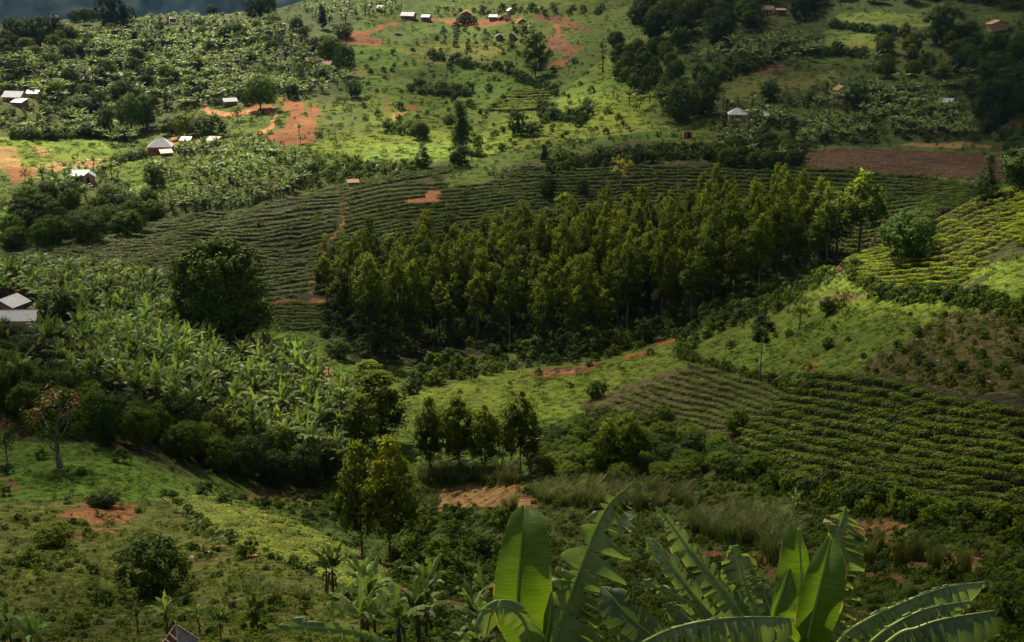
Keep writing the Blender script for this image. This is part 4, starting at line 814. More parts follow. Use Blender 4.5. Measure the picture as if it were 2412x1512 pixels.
# ------------------------------------------------------------------ poisson-ish sampling inside outlines
KEEP = [(1778,10,1872,95),(2310,55,2390,125),(345,340,420,385),(1708,268,1768,302),(-40,762,96,800),(0,225,95,262),(940,30,1030,62),(1150,35,1245,70),(1160,78,1225,108),(520,238,560,262),(190,190,218,208),(170,415,232,440),(2205,240,2250,264),(925,72,950,92),(1078,28,1120,50)]      # open ground round the houses
def fill(poly, spacing, seed, box=None, mx=100000):
    poly = np.array(poly, float); rg = np.random.default_rng(seed); lo, hi = poly.min(0), poly.max(0); out = []
    area = (hi[0] - lo[0]) * (hi[1] - lo[1]); n = int(min(area * 1.2 + 500, 60000))
    px = lo[0] + rg.random(n) * (hi[0] - lo[0]); py = lo[1] + rg.random(n) * (hi[1] - lo[1]); k = inpoly(px, py, poly)
    for x0, y0, x1, y1 in KEEP: k &= ~((px > x0) & (px < x1) & (py > y0) & (py < y1))
    px, py = px[k], py[k]
    x, y, z = cast(px, py); grid = {}
    for i in range(len(x)):
        c = (int(x[i] // spacing), int(y[i] // spacing)); ok = True
        for a in (-1, 0, 1):
            for b in (-1, 0, 1):
                for j in grid.get((c[0] + a, c[1] + b), ()):
                    if (x[i] - x[j]) ** 2 + (y[i] - y[j]) ** 2 < spacing ** 2: ok = False; break
                if not ok: break
            if not ok: break
        if ok: grid.setdefault(c, []).append(i); out.append(i)
        if len(out) >= mx: break
    return np.stack([x, y, z], 1)[out], px[out], py[out], rg
# ------------------------------------------------------------------ trees
def plant_tree(key, loc, hh, ww, label, cat, group=None, yaw=None, name=None, v=None):
    h, rad, nv = SPEC[key]
    v = random.randrange(nv) if v is None else v % nv
    r0 = root(name or {'euc': 'eucalyptus_tree', 'eucl': 'eucalyptus_tree'}.get(key, 'tree'), loc, label, cat, group, random.random() * 6.28 if yaw is None else yaw, (ww / (2 * rad), ww / (2 * rad), hh / h))
    for nm, me in PROTO[f'{key}{v}']: child(nm, me, r0)
    return r0
def tree_px(px, py, hpx, wpx, key, label, cat='tree', group=None, name=None, v=None, fat=1.12):
    p = at(px, py); s = ppm(p); return plant_tree(key, p - Vector((0, 0, .15)), hpx / s / .97, wpx / s * fat, label, cat, group, name=name, v=v)
# forest block of eucalyptus
fp = [(768,722),(860,690),(930,672),(1040,668),(1150,655),(1240,625),(1330,600),(1450,612),(1560,600),(1660,580),(1750,568),(1850,572),(1930,590),(1965,622),(1900,655),(1800,690),(1700,724),(1620,765),(1540,795),(1420,822),(1300,842),(1180,828),(1060,812),(1000,815),(930,850),(860,842),(800,792),(766,760)]
P_, px, py, rg = fill(fp, 5.1, 31)
for i in range(len(P_)):
    hh = 13 + 7.5 * rg.random() + (1.0 if px[i] > 1250 else -.8); top = np.interp(px[i], [770, 930, 1150, 1330, 1560, 1750, 1965], [722, 672, 655, 600, 600, 568, 600]); bot = np.interp(px[i], [770, 860, 1000, 1300, 1420, 1620, 1965], [800, 845, 818, 845, 822, 765, 622])
    ww = 4.6 + 1.9 * rg.random()
    if rg.random() < .14: hh *= .68; ww *= .8
    b = wy(py[i], top, bot); s_ = wx(px[i], 768, 1965, 4); tall = 'short' if hh < 12.5 else ('tall' if hh < 16.6 else 'very tall')
    plant_tree('euc' if rg.random() < .85 else 'eucl', P_[i], hh, ww, f'{tall} eucalyptus in the {b} rows of the forest block, {s_}', 'tree', 'eucalyptus trees in the forest block', name='eucalyptus_tree')
up_, _, _, rgu = fill(fp, 1.9, 33)
stuff('forest_undergrowth', PC['bush'], 8, up_, rgu.random(len(up_)) * 6.28, .1, .7 + .8 * rgu.random(len(up_)), 'dark undergrowth between the eucalyptus trunks', 37)
TR = [
(520,822,258,236,'round','big dark round tree at the edge of the large banana grove'),
(362,1398,152,146,'dark','lone round tree on the near grass slope at lower left'),
(142,1098,190,150,'rust','tree with rusty tips and pale forked trunk beside the dark thicket'),
(18,1088,112,50,'rust','small orange-tinted tree at the left edge of the near meadow'),
(872,945,104,82,'eucl','bright yellow-topped eucalyptus peeping over its bigger neighbour'),
(898,1040,178,122,'eucl','leafy full-crowned eucalyptus at the end of the banana grove'),
(848,1068,150,92,'eucl','darker eucalyptus leaning left of the leafy full-crowned one'),
(852,1318,296,100,'eucm','taller-stemmed left tree of the dark eucalyptus pair in the valley'),
(922,1332,322,118,'eucm','broader right tree of the dark eucalyptus pair in the valley'),
(1014,1120,196,66,'eucm','slim eucalyptus first from left in the row of four behind the plot'),
(1080,1122,212,84,'eucm','tallest-crowned eucalyptus second in the row of four'),
(1142,1118,172,74,'eucm','low ragged eucalyptus third in the row of four'),
(1226,1120,206,92,'eucm','wide eucalyptus at the right end of the row of four'),
(1428,1118,140,72,'eucl','left half of the bushy tree clump among grey-green bushes'),
(1482,1120,158,88,'eucl','right and taller half of the bushy tree clump among bushes'),
(1404,938,46,38,'dark','small round dark tree on the meadow edge'),
(1270,925,46,26,'sparse','thin crooked sapling in the middle of the green meadow'),
(1382,978,34,32,'sparse','little forked shrub tree at the bottom of the green meadow'),
(1790,905,166,58,'umbrella','slender tree with layered crown and bare thin trunk'),
(1882,772,92,58,'sparse','crooked leaning tree on the right-hand meadow'),
(1953,736,42,40,'dark','compact dark shrub tree right of the crooked one'),
(1984,738,66,46,'sparse','pale sapling beside the compact dark shrub'),
(1950,822,32,24,'dark','tiny bush in the middle of the right-hand meadow'),
(1905,915,72,40,'redf','coral-flowering tree with scarlet blossoms'),
(2136,612,116,104,'dark','spreading tree on the bright tea slope'),
(2322,478,118,70,'cone','dark egg-shaped conifer on the skyline of the bright tea slope'),
(1970,622,176,104,'euc','eucalyptus with two sunlit bare stems beside the bright tea'),
(2022,600,196,96,'euc','tallest eucalyptus at the right end of the forest'),
(2058,588,140,52,'euc','narrow eucalyptus right of the tallest one'),
(1908,600,150,64,'euc','pale eucalyptus rising over the right part of the forest'),
(1086,356,116,50,'column','tall dark columnar tree above the tea hill'),
(1084,392,54,50,'dark','dense bushy tree at the foot of the columnar tree'),
(997,396,62,48,'cone','pyramid-shaped tree left of the columnar tree'),
(988,326,42,40,'broad','small round tree on the sunlit pasture'),
(1262,182,102,60,'eucl','dark bushy eucalyptus below the hill village'),
(1420,170,72,18,'cactus','taller candelabra-shaped tree on the ridge meadow'),
(1452,180,48,18,'cactus','shorter candelabra-shaped tree on the ridge meadow'),
(1462,444,80,52,'yellow','thin tree with bright yellow leaves in the tea'),
(1598,286,96,90,'dark','left half of the black round thicket beside the lawn'),
(1655,270,90,80,'dark','right half of the black round thicket beside the lawn'),
(2222,104,94,80,'dark','dark tree between terrace lawn and ochre house'),
(2352,132,56,52,'dark','small dark tree below the ochre house'),
(2330,290,100,90,'dark','left tree of the big black mass at right edge'),(2385,300,150,100,'dark','right tree of the big black mass at right edge'),
(2350,200,80,90,'broad','brownish tree above the black mass at right edge'),(2400,170,90,60,'broad','edge tree below the ochre house at the right frame'),
(2388,345,60,50,'rust','red-leaved tree below the black mass'),
(262,70,90,62,'dark','broad dark tree highest on the left skyline'),(300,66,52,46,'dark','dark tree touching the highest skyline tree'),
(222,48,30,26,'dark','small dark skyline tree left of the highest'),(200,58,40,30,'broad','skyline tree among the bananas'),(182,52,30,24,'dark','skyline tree second in the small row'),(172,52,26,20,'dark','first skyline tree in the small row'),
(370,40,34,34,'dark','squat dark tree alone on the skyline'),(408,36,26,44,'dark','wide low skyline tree'),(470,34,28,32,'dark','round skyline tree near the middle ridge'),(500,36,26,24,'dark','little skyline tree beside the round one'),
(604,44,52,48,'dark','tall dark tree where the ridge leaves the frame'),(632,40,60,40,'broad','lighter tree beside the tall dark one on the ridge'),
(30,92,52,40,'dark','leftmost dark tree on the hill top'),(64,96,54,50,'dark','second dark tree on the hill top'),(96,112,76,44,'dark','tallest of the dark trees at the left hill top'),(128,100,66,42,'dark','fourth dark tree at the left hill top'),(14,128,56,44,'dark','dark tree low on the left frame edge'),
(550,98,46,58,'broad','wide tree on the upper banana slope'),(646,72,52,28,'sparse','open tree at the edge of the ridge meadow'),(760,68,56,24,'column','blue-dark narrow tree on the ridge meadow'),
(808,88,32,42,'dark','low dark tree right of the narrow one'),(318,108,34,26,'column','slim dark tree in the upper bananas'),(320,152,42,26,'dark','dark tree below the slim one'),(346,196,40,34,'dark','dark tree in the middle bananas'),
(255,190,52,42,'broad','olive tree above the tin roof'),(232,262,52,44,'dark','dark tree between the small tin roofs'),(190,262,38,60,'dark','wide dark tree near the white-roofed farm'),(290,250,60,50,'broad','rounded tree right of the tin roofs'),
(310,310,90,60,'broad','big tree above the left pasture'),(250,320,70,40,'dark','tree touching the hedge of the left pasture'),(345,300,82,50,'dark','dark tree right of the big one above the pasture'),
(405,318,44,50,'dark','low dark tree near the white house, left'),(440,322,58,66,'broad','spreading tree near the white house'),(492,332,62,72,'dark','black spreading tree behind the white house'),
(614,258,82,72,'broad','large rounded tree above the dirt road'),(560,285,40,34,'sparse','thin tree by the brick shed'),(712,200,76,46,'sparse','rusty-green tree left of the shaded huts'),(778,150,64,60,'broad','dark grove tree, left'),(812,178,74,44,'dark','dark grove tree, right'),(738,128,40,36,'dark','dark tree above the shaded huts'),
(835,228,42,34,'dark','bushy tree on the slope below the grove'),(365,440,56,46,'dark','dark tree on the edge of the small pasture'),(60,428,36,24,'sparse','palm-like little tree on the red plot'),
(1218,318,60,34,'dark','dark tree beside the far tea'),(1250,318,34,50,'dark','low dark bush tree right of it'),(1060,300,34,30,'broad','greyish tree above the columnar one'),(1105,252,20,18,'dark','round bush beneath the meadow hedge'),
(1282,380,40,24,'column','small dark columnar tree on the lower meadow'),(1292,470,54,34,'dark','dark tree inside the upper tea'),(1372,460,40,28,'dark','second dark tree inside the upper tea'),(1330,560,108,66,'eucl','broad-topped tree standing in front of the upper tea'),(1420,545,88,60,'eucl','darker tree between forest and upper tea'),
(848,600,62,46,'eucl','roundish tree at the upper left corner of the forest'),(925,612,66,60,'eucl','broad eucalyptus at the forest top left'),
(2180,560,50,40,'dark','dark bush tree behind the bright tea crest'),(1812,238,48,44,'dark','dark tree above the right banana grove'),(2018,255,60,46,'dark','tree inside the right banana grove'),
(795,840,44,60,'dark','dark bush tree by the people on the path'),(768,796,30,26,'dark','yellow-flecked bush near the people'),
(1790,1120,60,66,'broad','leafy tree at the left corner of the near tea'),(1735,1020,62,54,'broad','bushy tree among the crop rows'),(1620,1110,56,60,'broad','low tree over the tall grass'),(1560,1020,70,60,'broad','round tree above the grey-green bushes'),
(140,770,92,86,'dark','black-green tree above the tin-roofed house'),(245,1192,46,66,'dark','dark bush on the near left meadow'),(128,1285,60,86,'broad','olive bush on the bare slope'),

]
TR = [t for t in TR if t[5]]
for px_, py_, h_, w_, k, lb in TR:
    tree_px(px_, py_, h_, w_, k, lb, name='eucalyptus_tree' if k in ('euc', 'eucl', 'eucm') else ('conifer_tree' if k == 'cone' else 'tree'))
tree_px(1973, 640, 16, 22, 'redf', 'low shrub with pink flowers at the corner of the bright tea slope', 'shrub', name='shrub')
# groups of like trees filling outlines
GROVE = []
def grove(poly, sp, seed, keys, h, w_, label, group, cat='tree', name='tree', var=.3):
    P_, px, py, rg = fill(poly, sp, seed); q = np.array(poly, float); lo, hi = q.min(0), q.max(0)
    for i in range(len(P_)):
        f = 1 - var / 2 + var * rg.random(); hh = h * f; ww = w_ * (1 - var / 2 + var * rg.random()); vis = -20 < px[i] < 2432 and -5 < py[i] < 1530
        GROVE.append((hh / np.linalg.norm(P_[i]) * (1 if vis else .01), keys[int(rg.random() * len(keys))], P_[i], hh, ww, f"{label}, {wx(px[i], max(lo[0], 0), min(hi[0], 2412))}", cat, group, name))
grove([(0,985),(120,1000),(230,1045),(330,1065),(450,1095),(560,1130),(700,1155),(785,1120),(700,1095),(560,1060),(400,1025),(250,995),(100,945),(0,925)], 3.4, 41, ['broad', 'broad', 'dark'], 5.6, 4.6, 'dark leafy tree in the thicket along the foot of the big banana grove', 'trees in the thicket below the banana grove')
grove([(0,840),(60,850),(120,900),(0,920)], 4, 42, ['dark'], 6, 5, 'dark tree in the corner thicket beside the rusty roof', 'corner thicket trees')
grove([(40,490),(150,470),(240,480),(370,500),(350,555),(200,578),(40,596),(20,560)], 8.5, 43, ['broad', 'dark'], 7.5, 8.5, 'bushy tree in the dark wood between bananas and left tea hill', 'trees in the wood above the tea hill')
grove([(1500,0),(1580,0),(1700,-30),(1960,-30),(2100,-30),(2420,-30),(2420,20),(2200,8),(1960,4),(1880,50),(1760,75),(1690,120),(1560,120),(1500,60)], 15, 44, ['dark', 'broad', 'dark', 'eucl'], 13, 13, 'dark tree in the wood along the upper right ridge', 'trees in the upper right wood')
grove([(1440,110),(1560,130),(1600,175),(1560,240),(1450,200)], 9, 45, ['dark', 'broad'], 8, 6.5, 'shaded tree in the loose wood on the ridge flank', 'trees on the ridge flank')
grove([(2060,80),(2200,110),(2310,90),(2420,120),(2420,230),(2290,240),(2200,200),(2060,190)], 13, 46, ['dark', 'broad', 'eucl'], 9, 8, 'tree on the shaded slope below the ochre house', 'trees below the ochre house')
grove([(2300,300),(2420,300),(2420,440),(2360,420),(2385,360)], 7, 47, ['dark'], 7, 7, 'tree on the shaded edge beside the ploughed field', 'trees beside the ploughed field')
grove([(0,100),(180,90),(240,120),(120,170),(0,190)], 15, 48, ['dark', 'dark', 'broad'], 8.5, 8, 'dark tree on the upper left hillside', 'dark trees on the upper left hillside')
grove([(0,120),(300,70),(700,60),(830,140),(700,235),(430,265),(200,290),(0,250)], 21, 149, ['dark', 'broad', 'dark', 'broad', 'eucl'], 7, 6.5, 'single tree standing among the hillside bananas', 'trees scattered through the hillside bananas')
grove([(200,180),(330,150),(420,210),(360,260),(200,240)], 16, 49, ['dark', 'broad'], 8, 7, 'tree among the middle hillside bananas', 'trees among the middle hillside bananas')
grove([(1700,360),(1860,350),(1890,380),(1870,398),(1700,400)], 5, 50, ['dark', 'broad'], 5.5, 5, 'tree in the dark hedge left of the ploughed field', 'hedge trees by the ploughed field')
GROVE.sort(key=lambda g: -g[0])
for g in GROVE[:185]: plant_tree(g[1], g[2], g[3], g[4], g[5], g[6], g[7], name=g[8])
TREST = GROVE[185:]; GROVE = []
grove([(1260,1085),(1400,985),(1560,1015),(1700,1060),(1740,1095),(1640,1140),(1450,1140),(1280,1125)], 3.0, 51, ['broad', 'dark', 'broad'], 2.4, 3.6, 'grey-green rounded bush in the valley thicket', 'bushes in the valley thicket', 'bush', 'thicket_bush')
GROVE.sort(key=lambda g: -g[0])
for g in GROVE[:300]: plant_tree(g[1], g[2], g[3], g[4], g[5], g[6], g[7], name=g[8])
TREST += GROVE[300:]
if TREST:
    tc_ = proto_col('wood_source', [[PROTO['dark0'][1][1], PROTO['dark0'][0][1]], [PROTO['broad1'][1][1], PROTO['broad1'][0][1]], [PROTO['dark2'][1][1], PROTO['dark2'][0][1]]])
    stuff('distant_wood', tc_, 3, np.array([g[2] for g in TREST]), np.random.default_rng(4).random(len(TREST)) * 6.28, .03, np.array([(g[4] / 7, g[4] / 7, g[3] / 7.5) for g in TREST]), 'smaller far trees of the hillside woods', 44)
print('trees left over', len(TREST))
# ------------------------------------------------------------------ shrubs and hedges as single things
SHL = []
def shrubs(poly, sp, seed, kinds, s, label, group, cat='shrub', name='shrub', sz=1.0):
    P_, px, py, rg = fill(poly, sp, seed); q = np.array(poly, float); lo, hi = q.min(0), q.max(0)
    for i in range(len(P_)):
        kd = kinds[int(rg.random() * len(kinds))]; f = s * (.6 + .8 * rg.random() ** 1.5); vis = -10 < px[i] < 2422 and -5 < py[i] < 1520
        SHL.append((f / np.linalg.norm(P_[i]) * (1 if vis else .01), kd, P_[i], f, f * sz, f"{label}, {wx(px[i], max(lo[0], 0), min(hi[0], 2412))}", group))
def hedge(line, wd, sp, seed, kinds, s, label, group): shrubs(band(resample(line, 14).tolist(), wd), sp, seed, kinds, s, label, group)
shrubs([(1600,800),(1700,735),(1780,690),(1880,640),(1975,640),(1960,665),(1880,705),(1800,748),(1700,780),(1640,810),(1622,850),(1598,845)], 2.0, 61, ['shrub', 'weedd', 'shrub', 'darks', 'fresh'], 1.15, 'scrubby bush in the strip between forest and right meadow', 'scrub between forest and meadow')
hedge([(1618,845),(1700,868),(1770,885),(1850,915),(1900,930)], 14, 1.4, 62, ['shrub', 'darks'], .8, 'bush in the hedge between right meadow and crop rows', 'hedge under the right meadow')
hedge([(1995,635),(2050,688),(2130,700),(2240,706),(2330,720),(2412,738)], 24, 1.5, 63, ['shrub', 'shrub', 'darks'], 1.0, 'bush in the hedge under the bright tea slope', 'hedge under the bright tea')
hedge([(1700,1100),(1850,1145),(2050,1195),(2250,1230),(2412,1262)], 34, 1.6, 64, ['shrub', 'darks', 'shrub'], 1.0, 'dark bush along the lower edge of the near tea field', 'bushes edging the near tea field')
hedge([(960,212),(1000,216),(1050,220),(1105,222)], 14, 3.2, 65, ['darks', 'shrub', 'shrub'], 2.6, 'dark bush in the long hedge across the upper pasture', 'hedge across the upper pasture')
hedge([(1270,272),(1320,280),(1375,285)], 14, 3, 66, ['shrub', 'darks'], 2.8, 'dark bush in the short hedge beneath the single bananas', 'hedge beneath the single bananas')
hedge([(1015,135),(1100,155),(1200,170),(1260,205),(1310,222)], 9, 4.5, 67, ['darks', 'shrub'], 2.8, 'bush in the field boundary below the village', 'field boundary bushes')
hedge([(1960,62),(2040,74),(2110,80)], 6, 3, 68, ['darks'], 2.2, 'bush on the bank between the terrace lawns', 'bank bushes between terrace lawns')
hedge([(1650,195),(1720,170),(1790,150),(1850,120)], 26, 4.5, 69, ['darks', 'shrub'], 3, 'bush in the dark belt left of the shaded lawns', 'dark belt of bushes')
hedge([(1870,125),(1950,128),(2040,132)], 10, 4, 70, ['darks'], 3, 'bush in the hedge below the terrace lawns', 'hedge below the terrace lawns')
hedge([(905,305),(940,305),(1000,318)], 18, 3, 71, ['shrub', 'fresh'], 1.9, 'grey-green bush in the low thicket on the sunlit pasture', 'thicket on the sunlit pasture')
hedge([(30,322),(120,326),(220,320),(300,330)], 10, 3, 72, ['darks', 'shrub'], 2.6, 'bush in the hedge along the top of the left pasture', 'hedge above the left pasture')
hedge([(240,398),(290,382),(340,372)], 6, 2.6, 73, ['darks'], 1.6, 'bush in the hedge between the two left pastures', 'hedge between the left pastures')
hedge([(385,1168),(450,1215),(540,1275),(640,1315),(740,1350)], 10, 1.2, 74, ['darks'], .5, 'dark bush along the foot of the near tea strip', 'bushes at the foot of the near tea strip')
hedge([(1290,395),(1500,372),(1700,362)], 26, 4, 75, ['darks', 'shrub'], 2.3, 'bush in the brownish belt above the upper tea', 'bushes above the upper tea')
shrubs([(700,395),(850,385),(1000,395),(960,410),(840,425),(740,445),(700,440)], 4.5, 76, ['fresh', 'shrub', 'fresh'], 2.4, 'yellow-green bush in the light thicket above the tea crest', 'light thicket above the tea crest')
shrubs([(1280,660),(1280,860),(1420,850),(1600,790),(1560,775),(1400,820),(1200,840),(1000,870),(960,930),(1080,895),(1250,868)], 3.2, 77, ['shrub', 'darks'], 1.5, 'bush on the rough ground in front of the forest', 'bushes in front of the forest')
shrubs([(1000,1220),(1250,1240),(1200,1420),(1000,1400),(900,1360)], 3.2, 78, ['shrub', 'weedd', 'darks'], 1.3, 'low bush on the rough slope behind the bright leaf', 'bushes on the rough central slope')
shrubs([(2110,815),(2225,745),(2412,730),(2412,925),(2230,915),(2020,880)], 2.6, 79, ['shrub', 'weedd', 'weedd', 'darks'], .75, 'low bush on the brown scrub slope', 'bushes on the brown scrub slope')
shrubs([(60,880),(230,940),(60,1040),(300,1080),(500,1150),(640,1200),(300,1200),(0,1180)], 7.5, 80, ['darks', 'shrub'], .75, 'small dark bush dotting the near left meadow', 'small bushes on the near left meadow')
shrubs([(880,130),(1200,120),(1560,100),(1540,260),(1200,240),(900,290)], 24, 81, ['darks', 'shrub'], 1.9, 'single dark bush on the upper pastures', 'single bushes on the upper pastures')
shrubs([(0,100),(300,60),(700,60),(830,140),(700,235),(430,265),(200,300),(0,300)], 6.5, 180, ['shrub', 'fresh', 'darks'], 2.2, 'bush between the hillside bananas', 'bushes between the hillside bananas')
shrubs([(1700,300),(2000,200),(2260,240),(2350,330),(1900,345),(1700,350)], 7, 185, ['shrub', 'darks'], 2.0, 'bush between the bananas of the right grove', 'bushes in the right banana grove')
shrubs([(840,120),(1250,110),(1330,190),(1240,230),(1100,280),(860,290)], 15, 181, ['shrub', 'fresh', 'weedd'], 1.7, 'bush scattered over the middle pastures', 'bushes on the middle pastures')
shrubs([(1150,250),(1300,215),(1400,250),(1500,300),(1300,345),(1130,370),(1090,330)], 11, 182, ['shrub', 'fresh', 'weedd'], 1.8, 'bush on the ridge above the tea', 'bushes on the ridge above the tea')
shrubs([(1040,66),(1240,66),(1300,100),(1200,120),(1020,105)], 7, 183, ['shrub', 'darks', 'fresh'], 2.0, 'bush in the gardens below the village', 'village garden bushes')
shrubs([(1020,20),(1100,28),(1250,20),(1420,20),(1420,36),(1240,34),(1100,34)], 7, 184, ['darks', 'shrub'], 2.6, 'bush behind the village houses', 'bushes behind the village')
shrubs([(940,940),(1300,870),(1600,790),(1480,890),(1250,1020)], 9, 82, ['darks', 'shrub'], .6, 'small dark shrub on the green meadow', 'small shrubs on the green meadow')
shrubs([(1700,820),(1980,690),(2200,730),(2000,870),(1880,900)], 8, 83, ['darks', 'shrub'], .6, 'small shrub on the right meadow', 'small shrubs on the right meadow')
shrubs([(1940,1330),(2412,1270),(2412,1500),(2200,1350),(1960,1400)], 4.2, 84, ['darks', 'weedd', 'shrub'], .9, 'dark bush on the lower right slope', 'bushes on the lower right slope')
shrubs([(0,1240),(300,1260),(560,1300),(700,1380),(900,1440),(700,1480),(0,1480)], 5.5, 85, ['weedd', 'shrub', 'darks'], .85, 'low bush on the olive slope at lower left', 'bushes on the olive slope')
SHL.sort(key=lambda g: -g[0])
for g in SHL[:300]:
    me = SHR[g[1]]; me = me[random.randrange(len(me))]; o = link('shrub', me, None, g[2], (0, 0, random.random() * 6.28), (g[3], g[3], g[4])); tag(o, g[5], 'shrub', g[6])
kinds_ = {}
for g in SHL[300:]: kinds_.setdefault('d' if g[1] == 'darks' else 's', []).append(g)
bc = {'d': proto_col('far_bush_source', SHR['darks']), 's': proto_col('near_bush_source', SHR['shrub'] + SHR['fresh'][:1])}
for kk, gs in kinds_.items(): stuff('scattered_bushes' if kk == 's' else 'dark_bushes', bc[kk], 4 if kk == 'd' else 5, np.array([g[2] for g in gs]), np.random.default_rng(5).random(len(gs)) * 6.28, .05, np.array([(g[3], g[3], g[4]) for g in gs]), 'smaller bushes scattered over slopes and hedges' if kk == 's' else 'small dark bushes in hedges and far thickets', 45)
print('shrubs', len(SHL))
# round clipped hedge block in the village
for q in range(5):
    p = at(1082 + q * 8.5, 58); o = link('clipped_bush', SHR['darks'][q % 4], None, p, (0, 0, q), (2.6, 2.6, 3.6)); tag(o, 'clipped round bush in the dark block in front of the brown roof', 'bush', 'clipped bushes in the village')
# tall grass clumps
def reeds(poly, sp, seed, label, group, s=1.0):
    P_, px, py, rg = fill(poly, sp, seed)
    for i in range(len(P_)):
        f = s * (.75 + .5 * rg.random()); o = link('reed_clump', REED[i % 3], None, P_[i], (0, 0, rg.random() * 6.28), (f, f, f)); tag(o, label, 'tall grass', group)
reeds([(1250,1150),(1400,1140),(1640,1165),(1640,1195),(1500,1205),(1300,1190),(1262,1175)], 1.9, 91, 'clump of tall elephant grass in the band behind the torn leaf', 'elephant grass behind the torn leaf', .72)
reeds([(1640,1235),(1740,1215),(1850,1245),(1880,1290),(1830,1335),(1800,1290),(1640,1265)], 1.3, 92, 'clump of tall elephant grass beside the bare red plot', 'elephant grass by the red plot', .8)
reeds([(990,1120),(1050,1110),(1200,1125),(1230,1140),(1000,1140)], 1.5, 93, 'clump of tall grass at the foot of the eucalyptus row', 'grass under the eucalyptus row', .8)
reeds([(560,1400),(700,1395),(760,1420),(600,1430)], 1.8, 94, 'tall grass clump right of the lone round tree', 'grass by the lone tree', .55)
for a, b in ((1025, 1310), (2040, 1330), (2120, 1340), (2200, 1345), (2065, 1300), (2270, 1350), (2160, 1320), (1190, 1210), (1210, 1200)):
    p = at(a, b); o = link('reed_clump', REED[a % 3], None, p, (0, 0, a), (.5, .5, .9)); tag(o, 'slim separate tuft of tall grass on the open slope', 'tall grass', 'separate grass tufts')
# ------------------------------------------------------------------ bananas
BP = []     # (points, px, py, size)
def ban(poly, sp, seed, s=1.0):
    P_, px, py, rg = fill(poly, sp, seed)
    if 303 <= seed <= 311: k = fbm(P_[:, 0] / 16 + seed, P_[:, 1] / 16, 3) > -.14; P_, px, py = P_[k], px[k], py[k]
    BP.append((P_, px, py, s * (.72 + .55 * rg.random(len(P_)))))
GA = [(-40,655),(0,652),(150,650),(380,668),(430,740),(520,838),(600,850),(640,835),(700,890),(800,945),(835,980),(815,1080),(800,1140),(740,1128),(640,1095),(480,1040),(330,1010),(230,960),(120,880),(90,860),(200,830),(200,790),(110,770),(80,710),(-40,700)]
ban(GA, 2.15, 301, 1.15)
ban([(0,860),(60,870),(120,900),(60,960),(0,940)], 3.5, 302, 1.2)
n_inA = sum(len(b[0]) for b in BP)
ban([(345,430),(365,390),(430,355),(470,352),(560,345),(640,355),(690,378),(722,430),(650,470),(560,495),(420,505),(365,500),(375,465)], 3.4, 303, 1.3)
ban([(110,420),(200,395),(300,425),(340,470),(370,505),(300,500),(230,480),(120,470),(60,460)], 4.3, 304, 1.4)
ban([(0,262),(120,265),(240,285),(330,325),(300,355),(270,360),(220,318),(60,322),(0,322)], 4.3, 305, 1.4)
ban([(0,150),(120,120),(260,100),(420,80),(560,62),(660,75),(720,110),(830,150),(820,200),(720,230),(640,215),(560,240),(430,262),(350,230),(300,280),(200,270),(120,250),(0,240)], 4.9, 306, 1.6)
ban([(150,75),(240,90),(330,55),(440,48),(600,52),(660,70),(560,95),(420,110),(240,130)], 5.2, 307, 1.6)
ban([(1720,300),(1800,275),(1880,300),(1960,200),(2100,215),(2200,225),(2260,280),(2300,320),(2200,335),(1980,332),(1900,345),(1880,390),(1720,385),(1690,330)], 4.2, 308, 1.4)
ban([(1600,95),(1660,70),(1740,100),(1820,85),(1900,90),(1935,130),(1860,160),(1740,150),(1640,145)], 6, 309, 1.6)
ban([(1700,255),(1800,250),(1850,275),(1740,300)], 6, 310, 1.4)
ban([(2060,130),(2200,140),(2300,200),(2260,225),(2100,210),(2040,180)], 7, 311, 1.5)
ban([(1440,230),(1500,235),(1560,255),(1480,262)], 9, 312, 1.4)
ban([(1010,24),(1070,28),(1090,34),(1030,36)], 6, 318, 1.5)
ban([(1180,60),(1250,60),(1260,90),(1190,85)], 8, 319, 1.5)
ban([(860,8),(910,4),(960,30),(900,40),(860,34)], 6, 320, 1.5)
ban([(700,20),(860,10),(880,45),(780,60)], 8, 313, 1.6)
ban([(990,1060),(1240,1060),(1260,1120),(990,1125)], 3.2, 314, .8)
ban([(0,700),(60,705),(20,712)], 3, 315, 1)
ban([(850,1498),(960,1460),(1130,1470),(1150,1560),(850,1570)], 3.0, 316, .85)
ban([(0,1495),(60,1500),(80,1580),(0,1580)], 4.5, 317, .75)
SINGLE = [(775,325,.95),(790,330,.8),(705,320,1.0),(708,338,.9),(1010,165,1.1),(1135,155,1.2),(1150,162,1.1),(1205,165,1.2),(1195,120,1.3),(1385,262,1.2),(1375,268,1.),(1395,270,1.),(1365,255,.9),(1290,190,1.1),(1340,180,1.1),(728,870,.95),(774,880,.8),(1875,1210,.55),(785,1405,.85),(770,1398,.7),(850,1440,.8),(1010,1440,.85),(980,1470,.7),
          (520,1505,.5),(325,1490,.4),(395,1500,.55),(470,1490,.4),(2290,445,.6),(2330,432,.8),(2260,450,.5),(660,1120,.7),(640,690,.4),(605,1480,.55)]
n0 = len(BP)
pp = np.array([at(a, b)[:] for a, b, s in SINGLE]); BP.append((pp, np.array([a for a, b, s in SINGLE], float), np.array([b for a, b, s in SINGLE], float), np.array([s for a, b, s in SINGLE])))
allP = np.concatenate([b[0] for b in BP]); allx = np.concatenate([b[1] for b in BP]); ally = np.concatenate([b[2] for b in BP]); alls = np.concatenate([b[3] for b in BP]); src = np.concatenate([np.full(len(b[0]), i) for i, b in enumerate(BP)])
inf = (allx > -20) & (allx < 2430) & (ally < 1590)
rank = alls / np.linalg.norm(allP, axis=1) * np.where(inf, 1, .01); rank = np.where(src == n0, rank + 10, rank)
order = np.argsort(-rank); near = order[:300]; rest = order[300:]
